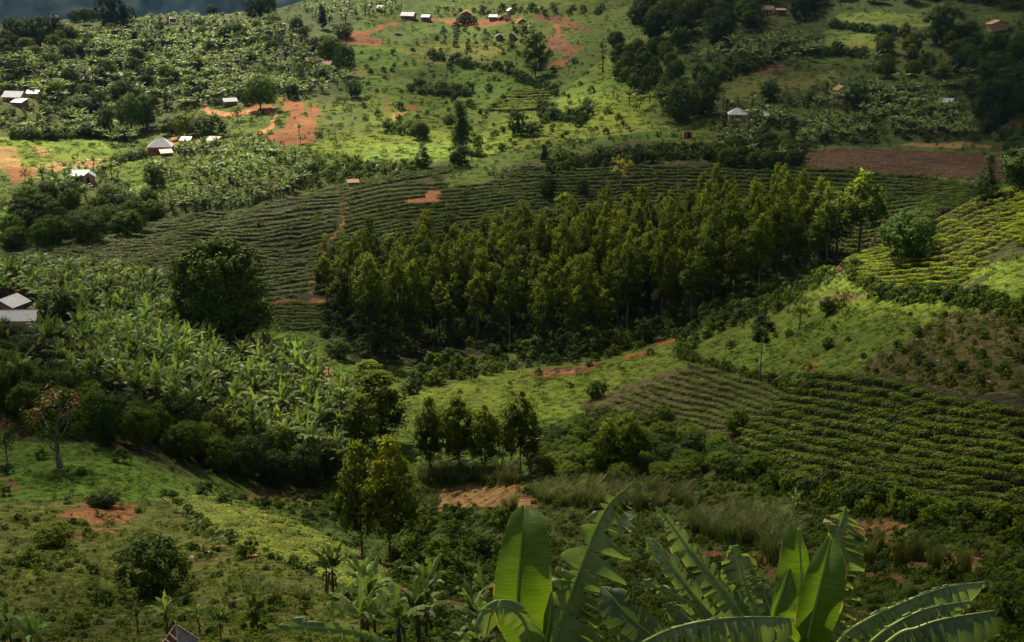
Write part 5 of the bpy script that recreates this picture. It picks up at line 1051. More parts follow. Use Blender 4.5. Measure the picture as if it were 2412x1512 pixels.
def SLAB(x, y):
    for (a0, b0, a1, b1), s in (((700, 300, 730, 350), 'on the bare orange plot'), ((760, 300, 800, 340), 'beside the bare orange plot'), ((1000, 100, 1360, 200), 'in the field boundary below the hill village'), ((1360, 250, 1400, 275), 'on the sunlit ridge pasture'),
        ((700, 860, 800, 890), 'on the slope below the two people'), ((1860, 1200, 1890, 1220), 'with bare dry stem near the tall grass'), ((760, 1390, 800, 1410), 'at the foot of the near tea strip'), ((840, 1400, 1030, 1480), 'on the rough slope at bottom centre'),
        ((300, 1480, 720, 1510), 'near the patched hut at the bottom edge'), ((2250, 425, 2340, 455), 'on the skyline beside the egg-shaped conifer'), ((650, 1110, 670, 1130), 'under the thicket by the brown soil'), ((630, 680, 650, 700), 'on the strip below the tea hill'), ((0, 1480, 60, 1510), 'in the bottom left corner')):
        if a0 <= x <= a1 and b0 <= y <= b1: return f'single banana plant {s}, ' + wx(x, a0, a1, 2)
    return 'single banana plant standing apart on open ground'
LB = {0: ('banana plant in the big pale grove at left', 'bananas in the big left grove'), 1: ('banana plant beside the dark corner thicket', 'bananas beside the dark thicket'), 16: ('banana plant under the eucalyptus row', 'bananas under the eucalyptus row'),
      18: ('banana plant left of the big bright leaf', 'bananas at the bottom edge'), n0: ('single banana plant standing apart on open ground', 'single banana plants'), 19: ('dim banana plant in the lower left corner', 'bananas in the lower left corner')}
for j, i in enumerate(near):
    lb, gp = LB.get(int(src[i]), ('banana plant in one of the far groves', 'bananas in the far groves')); v = BAN[j % 6]; f = float(alls[i]); b_ = BP[int(src[i])]
    if int(src[i]) == n0: lb = SLAB(allx[i], ally[i])
    else: lb = f"{('short' if f < 1.12 else 'tall')} {lb}, {wy(ally[i], b_[2].min(), b_[2].max())} rows, {wx(allx[i], max(0, b_[1].min()), b_[1].max(), 4)}"
    r0 = root('banana_plant', allP[i], lb, 'banana plant', gp, random.random() * 6.28, (f, f, f * random.uniform(.85, 1.2)))
    child('leaf_crown', v[0], r0); child('pseudostem', v[1], r0)
sr = alls[rest]; stuff('banana_groves', PC['ban'], 6, allP[rest], np.random.default_rng(9).random(len(rest)) * 6.28, .08, np.stack([sr, sr, sr * .78], 1), 'banana plants of the far hillside groves', 33)
print('bananas', len(allP), 'grove A', n_inA)
# ------------------------------------------------------------------ houses
M['tin'] = sheetmat('tin_roof', (.55, .56, .6), (.36, .35, .36), .5)
M['tinblue'] = sheetmat('dull_tin_roof', (.2, .23, .28), (.15, .15, .17), .5)
M['rusty'] = sheetmat('rusty_roof', (.3, .12, .08), (.4, .24, .18), .7)
M['pinkroof'] = sheetmat('faded_pink_roof', (.5, .3, .26), (.42, .2, .16), .7)
M['thatch'] = stdmat('thatch', (.2, .12, .06), (.36, .22, .11), 9, .95, .6)
M['ochre'] = stdmat('ochre_plaster', (.42, .25, .1), (.54, .36, .17), 1.2, .9, .1)
M['cream'] = stdmat('pink_cream_plaster', (.5, .3, .19), (.62, .42, .27), 1.0, .9, .1)
M['mud'] = brickmat('mud_brick', (.3, .13, .07), (.4, .2, .11), (.26, .15, .09), 3.0)
M['mudred'] = brickmat('red_brick', (.36, .12, .06), (.45, .17, .08), (.3, .16, .1), 3.0)
M['hole'] = stdmat('dark_opening', (.012, .01, .01), (.02, .017, .015), 3, .9, 0)
M['wood'] = stdmat('weathered_wood', (.16, .12, .09), (.3, .24, .19), 5, .85, .3, stretch=(1, 1, .2))
M['grey'] = stdmat('grey_boards', (.22, .19, .23), (.36, .32, .36), 4, .85, .3, stretch=(1, 1, 6))
M['redcloth'] = stdmat('red_cloth', (.65, .03, .03), (.8, .08, .06), 3, .7, .1)
def house(px, py, wpx, dep, hgt, yaw, roof, wall, kind, label, wid=None, door=True, win=1, over=.4, rh=None, name='house', cat='house', dz=0):
    """px,py: middle of the wall foot; wpx: wall width in photo pixels"""
    if py < 110: wpx *= .72; dep *= .75; hgt *= .8; rh = (rh or 1.5) * .8
    p = at(px, py); s = ppm(p); w_ = wid or wpx / s; r0 = root(name, p + Vector((0, 0, dz)), label, cat, None, R(yaw))
    rh = rh if rh is not None else w_ * .22; t = .22; hw, hd = w_ / 2, dep / 2
    mb = MB(); by = -2.2      # walls go down into the slope
    if kind == 'shed': hf, hb = hgt, hgt + rh
    else: hf = hb = hgt
    gable_x = kind == 'gablex'     # ridge along x
    # front wall with a doorway and windows cut as separate panels
    def wall_panels(x0, x1, y, h, holes):
        xs = sorted(holes); cur = x0
        for a, b, z0, z1 in xs:
            mb.box(((cur + a) / 2, y, (h + by) / 2), (a - cur, t, h - by)); mb.box(((a + b) / 2, y, (z0 + by) / 2), (b - a, t, z0 - by))
            mb.box(((a + b) / 2, y, (h + z1) / 2), (b - a, t, h - z1)); cur = b
        mb.box(((cur + x1) / 2, y, (h + by) / 2), (x1 - cur, t, h - by))
    holes = []
    dx = -hw * .1
    if door: holes.append((dx - .45, dx + .45, .05, min(2.0, hgt - .15)))
    for k in range(win):
        for sg in (-1, 1):
            c = dx + sg * (1.6 + k * 2.2)
            if abs(c) < hw - .6: holes.append((c - .4, c + .4, .95, min(1.8, hgt - .2)))
    wall_panels(-hw, hw, -hd, hf, holes)
    mb.box((0, hd, (hb + by) / 2), (w_, t, hb - by))
    for sg in (-1, 1): mb.box((sg * (hw - t / 2), 0, (min(hf, hb) + by) / 2), (t, dep - t, min(hf, hb) - by))
    if kind == 'gabley':     # ridge along y, gable faces the camera
        for y in (-hd, hd): mb.add([(-hw, y - t / 2, hf), (hw, y - t / 2, hf), (0, y - t / 2, hf + rh), (-hw, y + t / 2, hf), (hw, y + t / 2, hf), (0, y + t / 2, hf + rh)], [(0, 1, 2), (5, 4, 3), (0, 2, 5, 3), (1, 4, 5, 2)])
    if kind == 'gablex':
        for x in (-hw, hw): mb.add([(x - t / 2, -hd, hf), (x - t / 2, hd, hf), (x - t / 2, 0, hf + rh), (x + t / 2, -hd, hf), (x + t / 2, hd, hf), (x + t / 2, 0, hf + rh)], [(0, 2, 1), (5, 3, 4), (0, 3, 5, 2), (1, 2, 5, 4)])
    if kind == 'shed':
        for x in (-hw + t / 2, hw - t / 2): mb.add([(x - t / 2, -hd, hf), (x - t / 2, hd, hf), (x - t / 2, hd, hb), (x + t / 2, -hd, hf), (x + t / 2, hd, hf), (x + t / 2, hd, hb)], [(0, 2, 1), (5, 3, 4), (0, 3, 5, 2), (1, 2, 5, 4)])
    mb.build('wall', wall, r0)
    for a, b, z0, z1 in holes:
        q = MB(); q.box(((a + b) / 2, -hd + .05, (z0 + z1) / 2), (b - a - .02, .06, z1 - z0 - .02))
        isd = z0 < .5; f = q.build('door' if isd else 'window', M['wood'] if (isd and abs(px) % 2) else M['hole'], r0)
        if not isd and wpx > 40:
            q = MB(); zc = (z0 + z1) / 2; xc = (a + b) / 2
            for c, s_ in (((xc, -hd - t / 2 - .01, z0 - .03), (b - a + .12, .06, .06)), ((xc, -hd - t / 2 - .01, z1 + .03), (b - a + .12, .06, .06)), ((a - .03, -hd - t / 2 - .01, zc), (.06, .06, z1 - z0)), ((b + .03, -hd - t / 2 - .01, zc), (.06, .06, z1 - z0))): q.box(c, s_)
            q.build('frame', M['wood'], f)
    # roof
    mb = MB(); e = over; th = .07
    def slab(P4):
        n = (Vector(P4[1]) - Vector(P4[0])).cross(Vector(P4[2]) - Vector(P4[0])).normalized() * th
        if n.z < 0: n = -n
        lo = [Vector(q) + Vector((0, 0, .04)) for q in P4]; hi = [q + n for q in lo]; k = len(P4)
        mb.add(lo + hi, [tuple(range(k))[::-1], tuple(range(k, 2 * k))] + [(i, (i + 1) % k, (i + 1) % k + k, i + k) for i in range(k)])
    if kind == 'gablex':
        d_ = e * rh / hd
        slab([(-hw - e, -hd - e, hf - d_), (hw + e, -hd - e, hf - d_), (hw + e, 0, hf + rh), (-hw - e, 0, hf + rh)]); slab([(hw + e, hd + e, hf - d_), (-hw - e, hd + e, hf - d_), (-hw - e, 0.01, hf + rh), (hw + e, 0.01, hf + rh)])
        rl = [(-hw - e, 0, hf + rh + .1), (hw + e, 0, hf + rh + .1)]
    elif kind == 'gabley':
        d_ = e * rh / hw
        slab([(-hw - e, -hd - e, hf - d_), (0, -hd - e, hf + rh), (0, hd + e, hf + rh), (-hw - e, hd + e, hf - d_)]); slab([(.01, -hd - e, hf + rh), (hw + e, -hd - e, hf - d_), (hw + e, hd + e, hf - d_), (.01, hd + e, hf + rh)])
        rl = [(0, -hd - e, hf + rh + .1), (0, hd + e, hf + rh + .1)]
    elif kind == 'hip':
        q = max(0.02, hw - hd * .95); d_ = .0
        A = [(-hw - e, -hd - e, hf - .12), (hw + e, -hd - e, hf - .12), (hw + e, hd + e, hf - .12), (-hw - e, hd + e, hf - .12)]; B = [(-q, 0, hf + rh), (q, 0, hf + rh)]
        slab([A[0], A[1], B[1], B[0]]); slab([A[2], A[3], B[0], B[1]]); slab([A[1], A[2], B[1]]); slab([A[3], A[0], B[0]]); rl = [(-q - .05, 0, hf + rh + .1), (q + .05, 0, hf + rh + .1)]
    else:
        k = rh / dep
        slab([(-hw - e, -hd - e, hf - e * k + .02), (hw + e, -hd - e, hf - e * k + .02), (hw + e, hd + e, hb + e * k + .02), (-hw - e, hd + e, hb + e * k + .02)]); rl = [(-hw - e, hd + e, hb + e * k + .1), (hw + e, hd + e, hb + e * k + .1)]
    ro = mb.build('roof', roof, r0)
    q = MB(); q.tube(rl, .06, 6); q.build('ridge_cap', roof, ro)
    return r0
H_ = house
H_(36, 240, 46, 6, 2.7, -12, M['tin'], M['ochre'], 'gablex', 'white-roofed ochre farmhouse, largest at the left frame edge of the hillside', rh=2.2)
H_(78, 229, 26, 3.5, 2.0, 4, M['tin'], M['ochre'], 'shed', 'small tin-roofed shed right of the white-roofed farmhouse', rh=1.0, win=0)
H_(46, 249, 28, 4, 1.8, -20, M['tinblue'], M['mudred'], 'shed', 'low pale-roofed outbuilding in front of the white-roofed farmhouse', rh=1.1, win=0)
H_(203, 198, 26, 5, 2.4, 10, M['tinblue'], M['ochre'], 'gablex', 'hillside house with grey-blue tin roof among bananas', rh=1.7, win=0)
H_(277, 186, 16, 4, 2.2, 30, M['tin'], M['ochre'], 'gablex', 'small house with bright roof beside a dark tree on the left hillside', rh=1.3, win=0)
H_(541, 250, 30, 5, 2.6, 25, M['tinblue'], M['mud'], 'gablex', 'brown brick shed with pale blue roof above the dirt road', rh=1.3, win=0)
H_(380, 360, 52, 7.5, 3.0, 6, M['tin'], M['mudred'], 'hip', 'big white pyramid-roofed house at the edge of the sunlit bananas', rh=3.4)
H_(366, 359, 30, 5, 2.6, 6, M['tin'], M['mudred'], 'hip', 'lower white-roofed wing on the left side of the pyramid-roofed house', rh=2.4, door=False)
H_(392, 368, 26, 3, 1.6, 24, M['pinkroof'], M['mudred'], 'shed', 'narrow lean-to with dusty pink roof before the pyramid-roofed house', rh=.9, win=0)
H_(438, 340, 22, 4, 2.0, 0, M['tinblue'], M['mud'], 'shed', 'grey tin shelter right of the pyramid-roofed house', rh=.8, win=0)
H_(503, 342, 24, 4, 2.2, -8, M['pinkroof'], M['ochre'], 'shed', 'small ochre shed under the black spreading tree', rh=.9, win=0)
H_(188, 426, 36, 4, 2.4, 0, M['tin'], M['mudred'], 'shed', 'long red brick building with tin roof in the lower left bananas', rh=1.0, win=0)
H_(210, 428, 26, 5, 2.4, 14, M['tinblue'], M['cream'], 'gabley', 'grey-roofed gabled house touching the long red brick building', rh=1.4, win=0)
H_(128, 50, 22, 6, 3, 20, M['tin'], M['cream'], 'gablex', 'white-roofed house on the skyline between dark trees', rh=2, win=0)
H_(293, 48, 10, 4, 2.4, -10, M['tin'], M['cream'], 'gablex', 'tiny bright roof beside the highest skyline tree', rh=1.4, win=0)
H_(360, 41, 10, 4, 2.4, 10, M['tin'], M['cream'], 'gablex', 'tiny bright roof near the squat skyline tree', rh=1.4, win=0)
H_(408, 50, 18, 4, 2.4, 0, M['pinkroof'], M['ochre'], 'gablex', 'long low pinkish house among the skyline bananas', rh=1, win=0)
H_(897, 26, 20, 6, 3, -25, M['tinblue'], M['mudred'], 'gablex', 'red-walled house with blue-grey roof left of the hill village', rh=1.8, win=0)
H_(874, 20, 14, 5, 2.5, 5, M['tinblue'], M['ochre'], 'gablex', 'grey-roofed house hidden in bananas left of the hill village', rh=1.2, win=0)
H_(962, 44, 44, 7, 2.8, -16, M['tin'], M['mud'], 'gablex', 'village house with the gleaming white roof at its left end', rh=2.6)
H_(1004, 48, 26, 6, 3.0, -14, M['tinblue'], M['mudred'], 'gablex', 'brick house with pale green-grey roof second in the village', rh=1.8)
H_(1098, 40, 36, 6, 3.0, 0, M['rusty'], M['mud'], 'gabley', 'village house with brown gabled roof behind the clipped dark bushes', rh=2.2)
H_(1163, 47, 26, 5, 2.8, -14, M['tin'], M['mudred'], 'gablex', 'brick house with small white roof right of the clipped bushes', rh=1.6)
H_(1180, 48, 16, 4, 2.6, 18, M['thatch'], M['mudred'], 'gabley', 'little gabled brick hut between the white roof and the thatched hut', rh=1.3, win=0)
H_(1195, 48, 18, 4.5, 2.0, 5, M['thatch'], M['mud'], 'gablex', 'low thatched hut in the middle of the village', rh=2.0, win=0, over=.7)
H_(1203, 32, 22, 5, 2.6, 20, M['tin'], M['ochre'], 'gabley', 'upper village house with sloping white roof under a dark tree', rh=1.8, win=0)
H_(1229, 56, 24, 5, 2.2, 8, M['thatch'], M['mudred'], 'gabley', 'thatched hut with dark doorway at the right end of the village', rh=1.8, win=0, over=.6)
H_(1177, 93, 24, 5, 2.8, 0, M['tinblue'], M['mudred'], 'gabley', 'left one of the two blue-roofed brick houses below the village', rh=1.6)
H_(1207, 91, 20, 5, 2.8, -10, M['tinblue'], M['mudred'], 'gabley', 'right one of the two blue-roofed brick houses below the village', rh=1.6, win=0)
H_(937, 82, 18, 4, 1.7, 8, M['thatch'], M['mud'], 'gablex', 'tiny dark thatched hut alone below the village', rh=1.3, win=0, over=.6)
H_(733, 152, 20, 5, 2.4, 0, M['rusty'], M['mud'], 'gablex', 'shaded brown hut beneath the dark grove', rh=1.6, win=0)
H_(764, 160, 34, 5, 2.2, -5, M['rusty'], M['mud'], 'gablex', 'longer shaded brown house beneath the dark grove', rh=1.6, win=0)
H_(695, 148, 12, 4, 2.2, 10, M['tin'], M['mud'], 'gablex', 'small white-roofed hut in bananas left of the dark grove', rh=1.2, win=0)
H_(1808, 32, 36, 6, 3.2, -8, M['rusty'], M['ochre'], 'gablex', 'ochre house with striped rusty roof in the upper right wood', rh=2.2)
H_(1838, 33, 30, 5, 2.8, 4, M['rusty'], M['mudred'], 'shed', 'brick annexe with flat rusty roof beside the striped-roofed house', rh=.8)
H_(2349, 69, 54, 7, 3.6, 4, M['rusty'], M['ochre'], 'gabley', 'ochre gabled house alone on the dark slope at upper right', rh=1.9, win=0, door=False, over=1.0)
H_(1736, 283, 40, 6, 2.6, -6, M['tin'], M['ochre'], 'hip', 'pale hip-roofed ochre house in the right banana grove', rh=2.2)
H_(1806, 284, 20, 4, 2.2, 4, M['tin'], M['mud'], 'shed', 'sliver of white roof right of the hip-roofed house', rh=.9, win=0)
H_(2226, 252, 34, 4, 2.2, -14, M['tin'], M['mud'], 'gablex', 'small white-roofed hut deep in the far right bananas', rh=1.3, win=0)
H_(1980, 225, 26, 5, 2.6, 10, M['thatch'], M['ochre'], 'gabley', 'ochre hut with straw roof peeping out of the right bananas', rh=1.6, win=0)
H_(1862, 255, 14, 3, 2.2, 0, M['tin'], M['mud'], 'shed', 'faint pale roof behind the right banana grove', rh=.8, win=0) if False else None
H_(832, 441, 24, 2.6, 1.9, 12, M['thatch'], M['grey'], 'shed', 'grey board shed with slanting lid on the tea crest', rh=.5, win=0, door=False, over=.35)
H_(38, 776, 104, 4.2, 2.3, 3, M['tinblue'], M['cream'], 'gablex', 'long cream house with pale tin roof at the left edge', rh=1.1, win=0, door=False)
H_(22, 738, 70, 4.5, 2.0, -20, M['tinblue'], M['mud'], 'gabley', 'brown house with skewed grey roof behind the long cream house', rh=1.1, win=0)
H_(75, 864, 56, 4, 1.9, 2, M['pinkroof'], M['cream'], 'shed', 'low shed with faded pink and rust roof among left bananas', rh=1.0, win=0)
# brick latrine stub
p = at(1620, 325); s = ppm(p); r0 = root('brick_latrine', p, 'roofless orange brick latrine with a dark doorway below the bananas', 'latrine', None, R(4))
mb = MB(); mb.box((-.9, 0, .6), (1.5, .2, 3.4)); mb.box((1.25, 0, .6), (.7, .2, 3.4)); mb.box((-1.55, 1.1, .6), (.2, 2.0, 3.4)); mb.box((1.5, 1.1, .6), (.2, 2.0, 3.4)); mb.box((0, 2.1, .6), (3.2, .2, 3.4)); mb.build('wall', M['mudred'], r0)
mb = MB(); mb.box((.4, .25, .7), (1.0, .1, 2.8)); mb.build('doorway', M['hole'], r0)
# red cloth hung beside the ochre shed
p = at(497, 330); mb = MB(); n = 8
vs = [(-1.6 + 3.2 * i / n, .12 * math.sin(i * 1.3), 2.0 + .75 * abs(i / n - .45) + j * -.9 + .1 * math.sin(i * 2.1)) for j in range(2) for i in range(n + 1)]
vs2 = [(a, b + .05, c) for a, b, c in vs]; k = n + 1
mb.add(vs + vs2, [(i, i + k, i + k + 1, i + 1) for i in range(n)] + [(2 * k + i, 2 * k + i + 1, 3 * k + i + 1, 3 * k + i) for i in range(n)] + [(i, i + 1, 2 * k + i + 1, 2 * k + i) for i in range(n)] + [(k + i, 3 * k + i, 3 * k + i + 1, k + i + 1) for i in range(n)])
o = mb.build('red_cloth', M['redcloth'], None); o.location = p; tag(o, 'sagging red cloth hung under the black spreading tree', 'cloth')
for sg in (-1, 1):
    q = MB(); q.tube([(sg * 1.6, .03, -.5), (sg * 1.6, .03, 2.8)], .04, 6); q.build('pole', M['wood'], o)
# patched hut at the bottom edge
M['patch'] = brickmat('patched_sheeting', (.62, .56, .55), (.4, .34, .34), (.1, .06, .07), 3.2)
M['panel'] = stdmat('rust_panel', (.16, .05, .035), (.26, .1, .06), 3, .8, .2)
M['trim'] = stdmat('pale_trim', (.5, .38, .26), (.62, .5, .38), 4, .8, .1)
p = at(425, 1568); s = ppm(p); r0 = root('patched_hut', p, 'little hut with pointed patched roof at the bottom edge', 'hut', None, R(14), .8)
top = 3.15; w2 = 1.25
az_, bz = (-w2, -w2), 1.7
mb = MB(); mb.box((0, 0, .0), (2 * w2 - .3, 2 * w2 - .3, 3.0)); mb.build('wall', M['mudred'], r0)
ap = (-.1, -.1, top)
def facet(nm, A, B, mat, par=r0):
    a, b, c = Vector(A), Vector(B), Vector(ap); n = (b - a).cross(c - a).normalized() * .05; m_ = MB(); m_.add([a, b, c, a - n, b - n, c - n], [(0, 1, 2), (5, 4, 3), (0, 3, 4, 1), (1, 4, 5, 2), (2, 5, 3, 0)]); return m_.build(nm, mat, par)
cs = [(-w2, -w2 * .2, 1.75), (-.05, -w2 * 1.25, 1.55), (w2 * 1.1, -w2 * .1, 1.9), (w2 * .2, w2 * 1.2, 1.75)]
f1 = facet('roof_panel', cs[0], cs[1], M['panel']); f2 = facet('roof_sheet', cs[1], cs[2], M['patch']); facet('roof_panel', cs[2], cs[3], M['panel']); facet('roof_panel', cs[3], cs[0], M['panel'])
for A in cs:
    q = MB(); q.tube([A, (ap[0], ap[1], ap[2] + .05)], .05, 6); q.build('corner_trim', M['trim'], r0)
q = MB()
for t in (.35, .62):
    A = Vector(cs[0]).lerp(Vector(ap), t); B = Vector(cs[1]).lerp(Vector(ap), t - .1); q.tube([A + Vector((-.03, -.04, .04)), B + Vector((-.03, -.04, .04))], .045, 5)
q.build('batten', M['trim'], f1)
q = MB(); q.tube([(ap[0], ap[1], top - .05), (ap[0], ap[1], top + .22)], [.07, .05], 6); q.build('finial', M['trim'], r0)
# ------------------------------------------------------------------ people and animals
def skin(name, nodes, edges, mat, parent=None, levels=1, rootv=0):
    me = bpy.data.meshes.new(name); me.from_pydata([n_[0] for n_ in nodes], edges, []); o = bpy.data.objects.new(name, me); COL.objects.link(o)
    o.modifiers.new('s', 'SKIN'); sd = me.skin_vertices[0].data if me.skin_vertices else None
    if sd is None:
        bpy.context.view_layer.objects.active = o; bpy.ops.mesh.customdata_skin_add(); sd = me.skin_vertices[0].data
    for i, n_ in enumerate(nodes):
        r = n_[1]; sd[i].radius = r if hasattr(r, '__len__') else (r, r); sd[i].use_root = i == rootv
    m_ = o.modifiers.new('b', 'SUBSURF'); m_.levels = m_.render_levels = levels
    bpy.context.view_layer.update(); dg = bpy.context.evaluated_depsgraph_get(); nm = bpy.data.meshes.new_from_object(o.evaluated_get(dg)); o.modifiers.clear(); o.data = nm; nm.materials.clear(); nm.materials.append(mat)
    nm.polygons.foreach_set('use_smooth', [True] * len(nm.polygons)); o.name = name
    if parent: o.parent = parent
    return o
M['skin'] = stdmat('brown_skin', (.06, .03, .02), (.09, .05, .03), 4, .6, 0)
def cloth(nm, c): return stdmat(nm, c, tuple(v * 1.25 for v in c), 3, .85, .1)
def person(px, py, yaw, top, legs, label, bend=0.0, hat=None, scl=1.0, hairc=(.01, .008, .008), collar=None):
    p = at(px, py); r0 = root('person', p, label, 'person', None, R(yaw), scl)
    b = bend; hipz = .92; f = lambda h: (0, -math.sin(b) * h, hipz + math.cos(b) * h)
    nodes = [((0, 0, hipz), (.15, .12)), (f(.25), (.14, .11)), (f(.48), (.17, .12)), (f(.58), (.06, .06)), ((f(.7)[0], f(.7)[1] - .01, f(.7)[2]), (.085, .1)), ((f(.82)[0], f(.82)[1], f(.82)[2]), (.075, .09))]
    ed = [(0, 1), (1, 2), (2, 3), (3, 4), (4, 5)]
    for sg in (-1, 1):
        i = len(nodes); sh = f(.5)
        nodes += [((sg * .19, sh[1], sh[2]), .055), ((sg * .25, sh[1] - .06 - .12 * b, sh[2] - .27), .043), ((sg * .2, sh[1] - .24, sh[2] - .42), .034), ((sg * .19, sh[1] - .31, sh[2] - .45), (.04, .02))]
        ed += [(2, i), (i, i + 1), (i + 1, i + 2), (i + 2, i + 3)]
        for q in range(3): nodes.append(((sg * .19 + (q - 1) * .025, sh[1] - .38, sh[2] - .48), .009)); ed.append((i + 3, len(nodes) - 1))
        i = len(nodes); st = .1 * sg
        nodes += [((sg * .1, 0, hipz - .08), (.1, .1)), ((sg * .11, -.03 + st * .5, .5), .07), ((sg * .11, .03 + st, .09), .045), ((sg * .12, -.12 + st, .03), (.045, .03))]
        ed += [(0, i), (i, i + 1), (i + 1, i + 2), (i + 2, i + 3)]
    skin('body', nodes, ed, M['skin'], r0)
    tn = [((0, 0, hipz - .05), (.17, .14)), (f(.25), (.165, .13)), (f(.48), (.19, .14)), (f(.55), (.09, .09))]; te = [(0, 1), (1, 2), (2, 3)]
    for sg in (-1, 1):
        i = len(tn); sh = f(.5); tn += [((sg * .2, sh[1], sh[2]), .075), ((sg * .245, sh[1] - .05 - .1 * b, sh[2] - .22), .062)]; te += [(2, i), (i, i + 1)]
    skin('shirt', tn, te, top, r0)
    ln = [((0, 0, hipz), (.175, .15))]; le = []
    for sg in (-1, 1):
        i = len(ln); st = .1 * sg; ln += [((sg * .1, 0, hipz - .1), .115), ((sg * .11, -.03 + st * .5, .5), .088), ((sg * .11, .03 + st, .14), .07)]; le += [(0, i), (i, i + 1), (i + 1, i + 2)]
    skin('trousers', ln, le, legs, r0)
    h = Vector(f(.78)); hm = cloth('hair_' + label[:6], hairc) if hat is None else hat
    q = MB(); nr = 10
    vs = []; fs = []
    for a in range(6):
        th = a / 6 * 1.75
        for k in range(nr): ph = 2 * math.pi * k / nr; vs.append((h.x + math.sin(th) * math.cos(ph) * .098, h.y + math.sin(th) * math.sin(ph) * .112 + .012, h.z + .045 + math.cos(th) * .1))
    fs = [(a * nr + k, a * nr + (k + 1) % nr, (a + 1) * nr + (k + 1) % nr, (a + 1) * nr + k) for a in range(5) for k in range(nr)]; q.add(vs, fs); q.build('hair' if hat is None else 'cap', hm, r0, True)
    if collar:
        q = MB(); c = f(.53); q.tube([(-.13, c[1], c[2] - .02), (0, c[1] + .07, c[2] + .04), (.13, c[1], c[2] - .02)], .05, 6); q.build('collar', collar, r0)
    return r0
white = cloth('white_cloth', (.7, .68, .64)); darkc = cloth('dark_cloth', (.02, .02, .03))
person(672, 818, 10, cloth('maroon_cloth', (.16, .012, .03)), darkc, 'person in maroon top with white collar standing on the grassy slope', .15, collar=white, scl=.9)
person(648, 815, -30, cloth('blue_cloth', (.07, .06, .25)), darkc, 'person in blue top stooping on the grassy slope', .75, scl=.9)
person(525, 519, 20, cloth('red_cloth_top', (.6, .02, .03)), darkc, 'person in red top bending among the tea bushes', .5)
person(607, 1138, 0, cloth('pale_yellow_cloth', (.6, .52, .3)), darkc, 'person in pale yellow shirt under the thicket trees', .1)
def animal(px, py, yaw, L_, hgt, mat, label, cat, patch=None, lying=False, scl=1.0, horn=True, name='cow'):
    p = at(px, py); r0 = root(name, p, label, cat, None, R(yaw), scl); z = hgt * (.34 if lying else .72); w_ = L_ * .13
    nd = [((-L_ * .45, 0, z + .02), (w_ * .9, w_)), ((-L_ * .18, 0, z - .02), (w_ * 1.15, w_ * 1.25)), ((L_ * .12, 0, z - .02), (w_ * 1.15, w_ * 1.3)), ((L_ * .4, 0, z + .03), (w_ * .9, w_ * 1.1)), ((L_ * .58, 0, z + hgt * .18), (w_ * .55, w_ * .6)), ((L_ * .7, 0, z + hgt * .22), (w_ * .5, w_ * .5)), ((L_ * .86, 0, z + hgt * .08), (w_ * .28, w_ * .3)),
          ((-L_ * .52, 0, z + .0), w_ * .2), ((-L_ * .55, 0, z - hgt * .35), w_ * .1)]
    ed = [(0, 1), (1, 2), (2, 3), (3, 4), (4, 5), (5, 6), (0, 7), (7, 8)]
    for (bx, par_, fr) in ((-L_ * .4, 0, 0), (L_ * .36, 3, 1)):
        for sg in (-1, 1):
            i = len(nd)
            if lying: nd += [((bx, sg * w_ * .9, z * .6), w_ * .5), ((bx + L_ * .14, sg * w_ * 1.2, w_ * .3), w_ * .28), ((bx + (.02 if fr else .26) * L_, sg * w_ * 1.3, w_ * .18), w_ * .16)]
            else: nd += [((bx + (.04 if not fr else 0) * L_, sg * w_ * .6, z - hgt * .2), w_ * .42), ((bx - (.05 if not fr else 0) * L_, sg * w_ * .62, hgt * .26), w_ * .22), ((bx, sg * w_ * .62, .03), w_ * .2)]
            ed += [(par_, i), (i, i + 1), (i + 1, i + 2)]
    skin('body', nd, ed, mat, r0)
    for sg in (-1, 1):
        q = MB(); e = Vector((L_ * .66, sg * w_ * .4, z + hgt * .3)); q.tube([e, e + Vector((0, sg * w_ * .7, .0))], [w_ * .16, w_ * .05], 5); q.build('ear', mat, r0)
        if horn: q = MB(); q.tube([e + Vector((.03, -sg * .02, .02)), e + Vector((.03, sg * w_ * .5, hgt * .12)), e + Vector((.05, sg * w_ * .4, hgt * .24))], [w_ * .13, w_ * .1, w_ * .03], 5); q.build('horn', M['trim'], r0)
    if patch:
        pm = patch; q = MB(); m_ = []
        for (cx_, cy_, cz_, rx_) in ((-L_ * .12, 0, z + w_ * .25, w_ * 1.12), (L_ * .3, 0, z + w_ * .2, w_ * .95)):
            vs = []; fs = []; nr = 10; base = len(q.v)
            for a in range(6):
                th = a / 5 * 1.5
                for k in range(nr): ph = 2 * math.pi * k / nr; vs.append((cx_ + math.sin(th) * math.cos(ph) * rx_ * .75, math.sin(th) * math.sin(ph) * rx_ * 1.06, cz_ - w_ * .1 + math.cos(th) * rx_ * 1.05))
            q.add(vs, [(a * nr + k, a * nr + (k + 1) % nr, (a + 1) * nr + (k + 1) % nr, (a + 1) * nr + k) for a in range(5) for k in range(nr)])
        q.build('hide_patch', pm, r0, True)
blk = cloth('black_hide', (.015, .015, .018)); brn = cloth('brown_hide', (.3, .07, .03)); gt = cloth('dark_goat_hair', (.03, .025, .02)); wh = cloth('cream_hide', (.6, .5, .4))
animal(490, 1306, 175, .75, .55, blk, 'black and white goat lying beside a thin post', 'goat', white, True, name='goat')
animal(601, 1322, 200, .8, .62, brn, 'reddish-brown and cream goat standing below the near tea strip', 'goat', wh, name='goat')
q = MB(); q.tube([(0, 0, -.3), (0, 0, 1.1)], [.05, .04], 6); o = q.build('wooden_post', M['wood'], None); o.location = at(481, 1308); tag(o, 'thin dark tethering post next to the lying goat', 'post')
for k, (a, b, s_) in enumerate(((811, 334, 'leftmost'), (820, 331, 'middle'), (830, 328, 'rightmost'))):
    animal(a, b, 150 + 25 * k, 1.5, .9, gt, f'{s_} of the three dark goats grazing on the sunlit pasture', 'goat', name='goat')
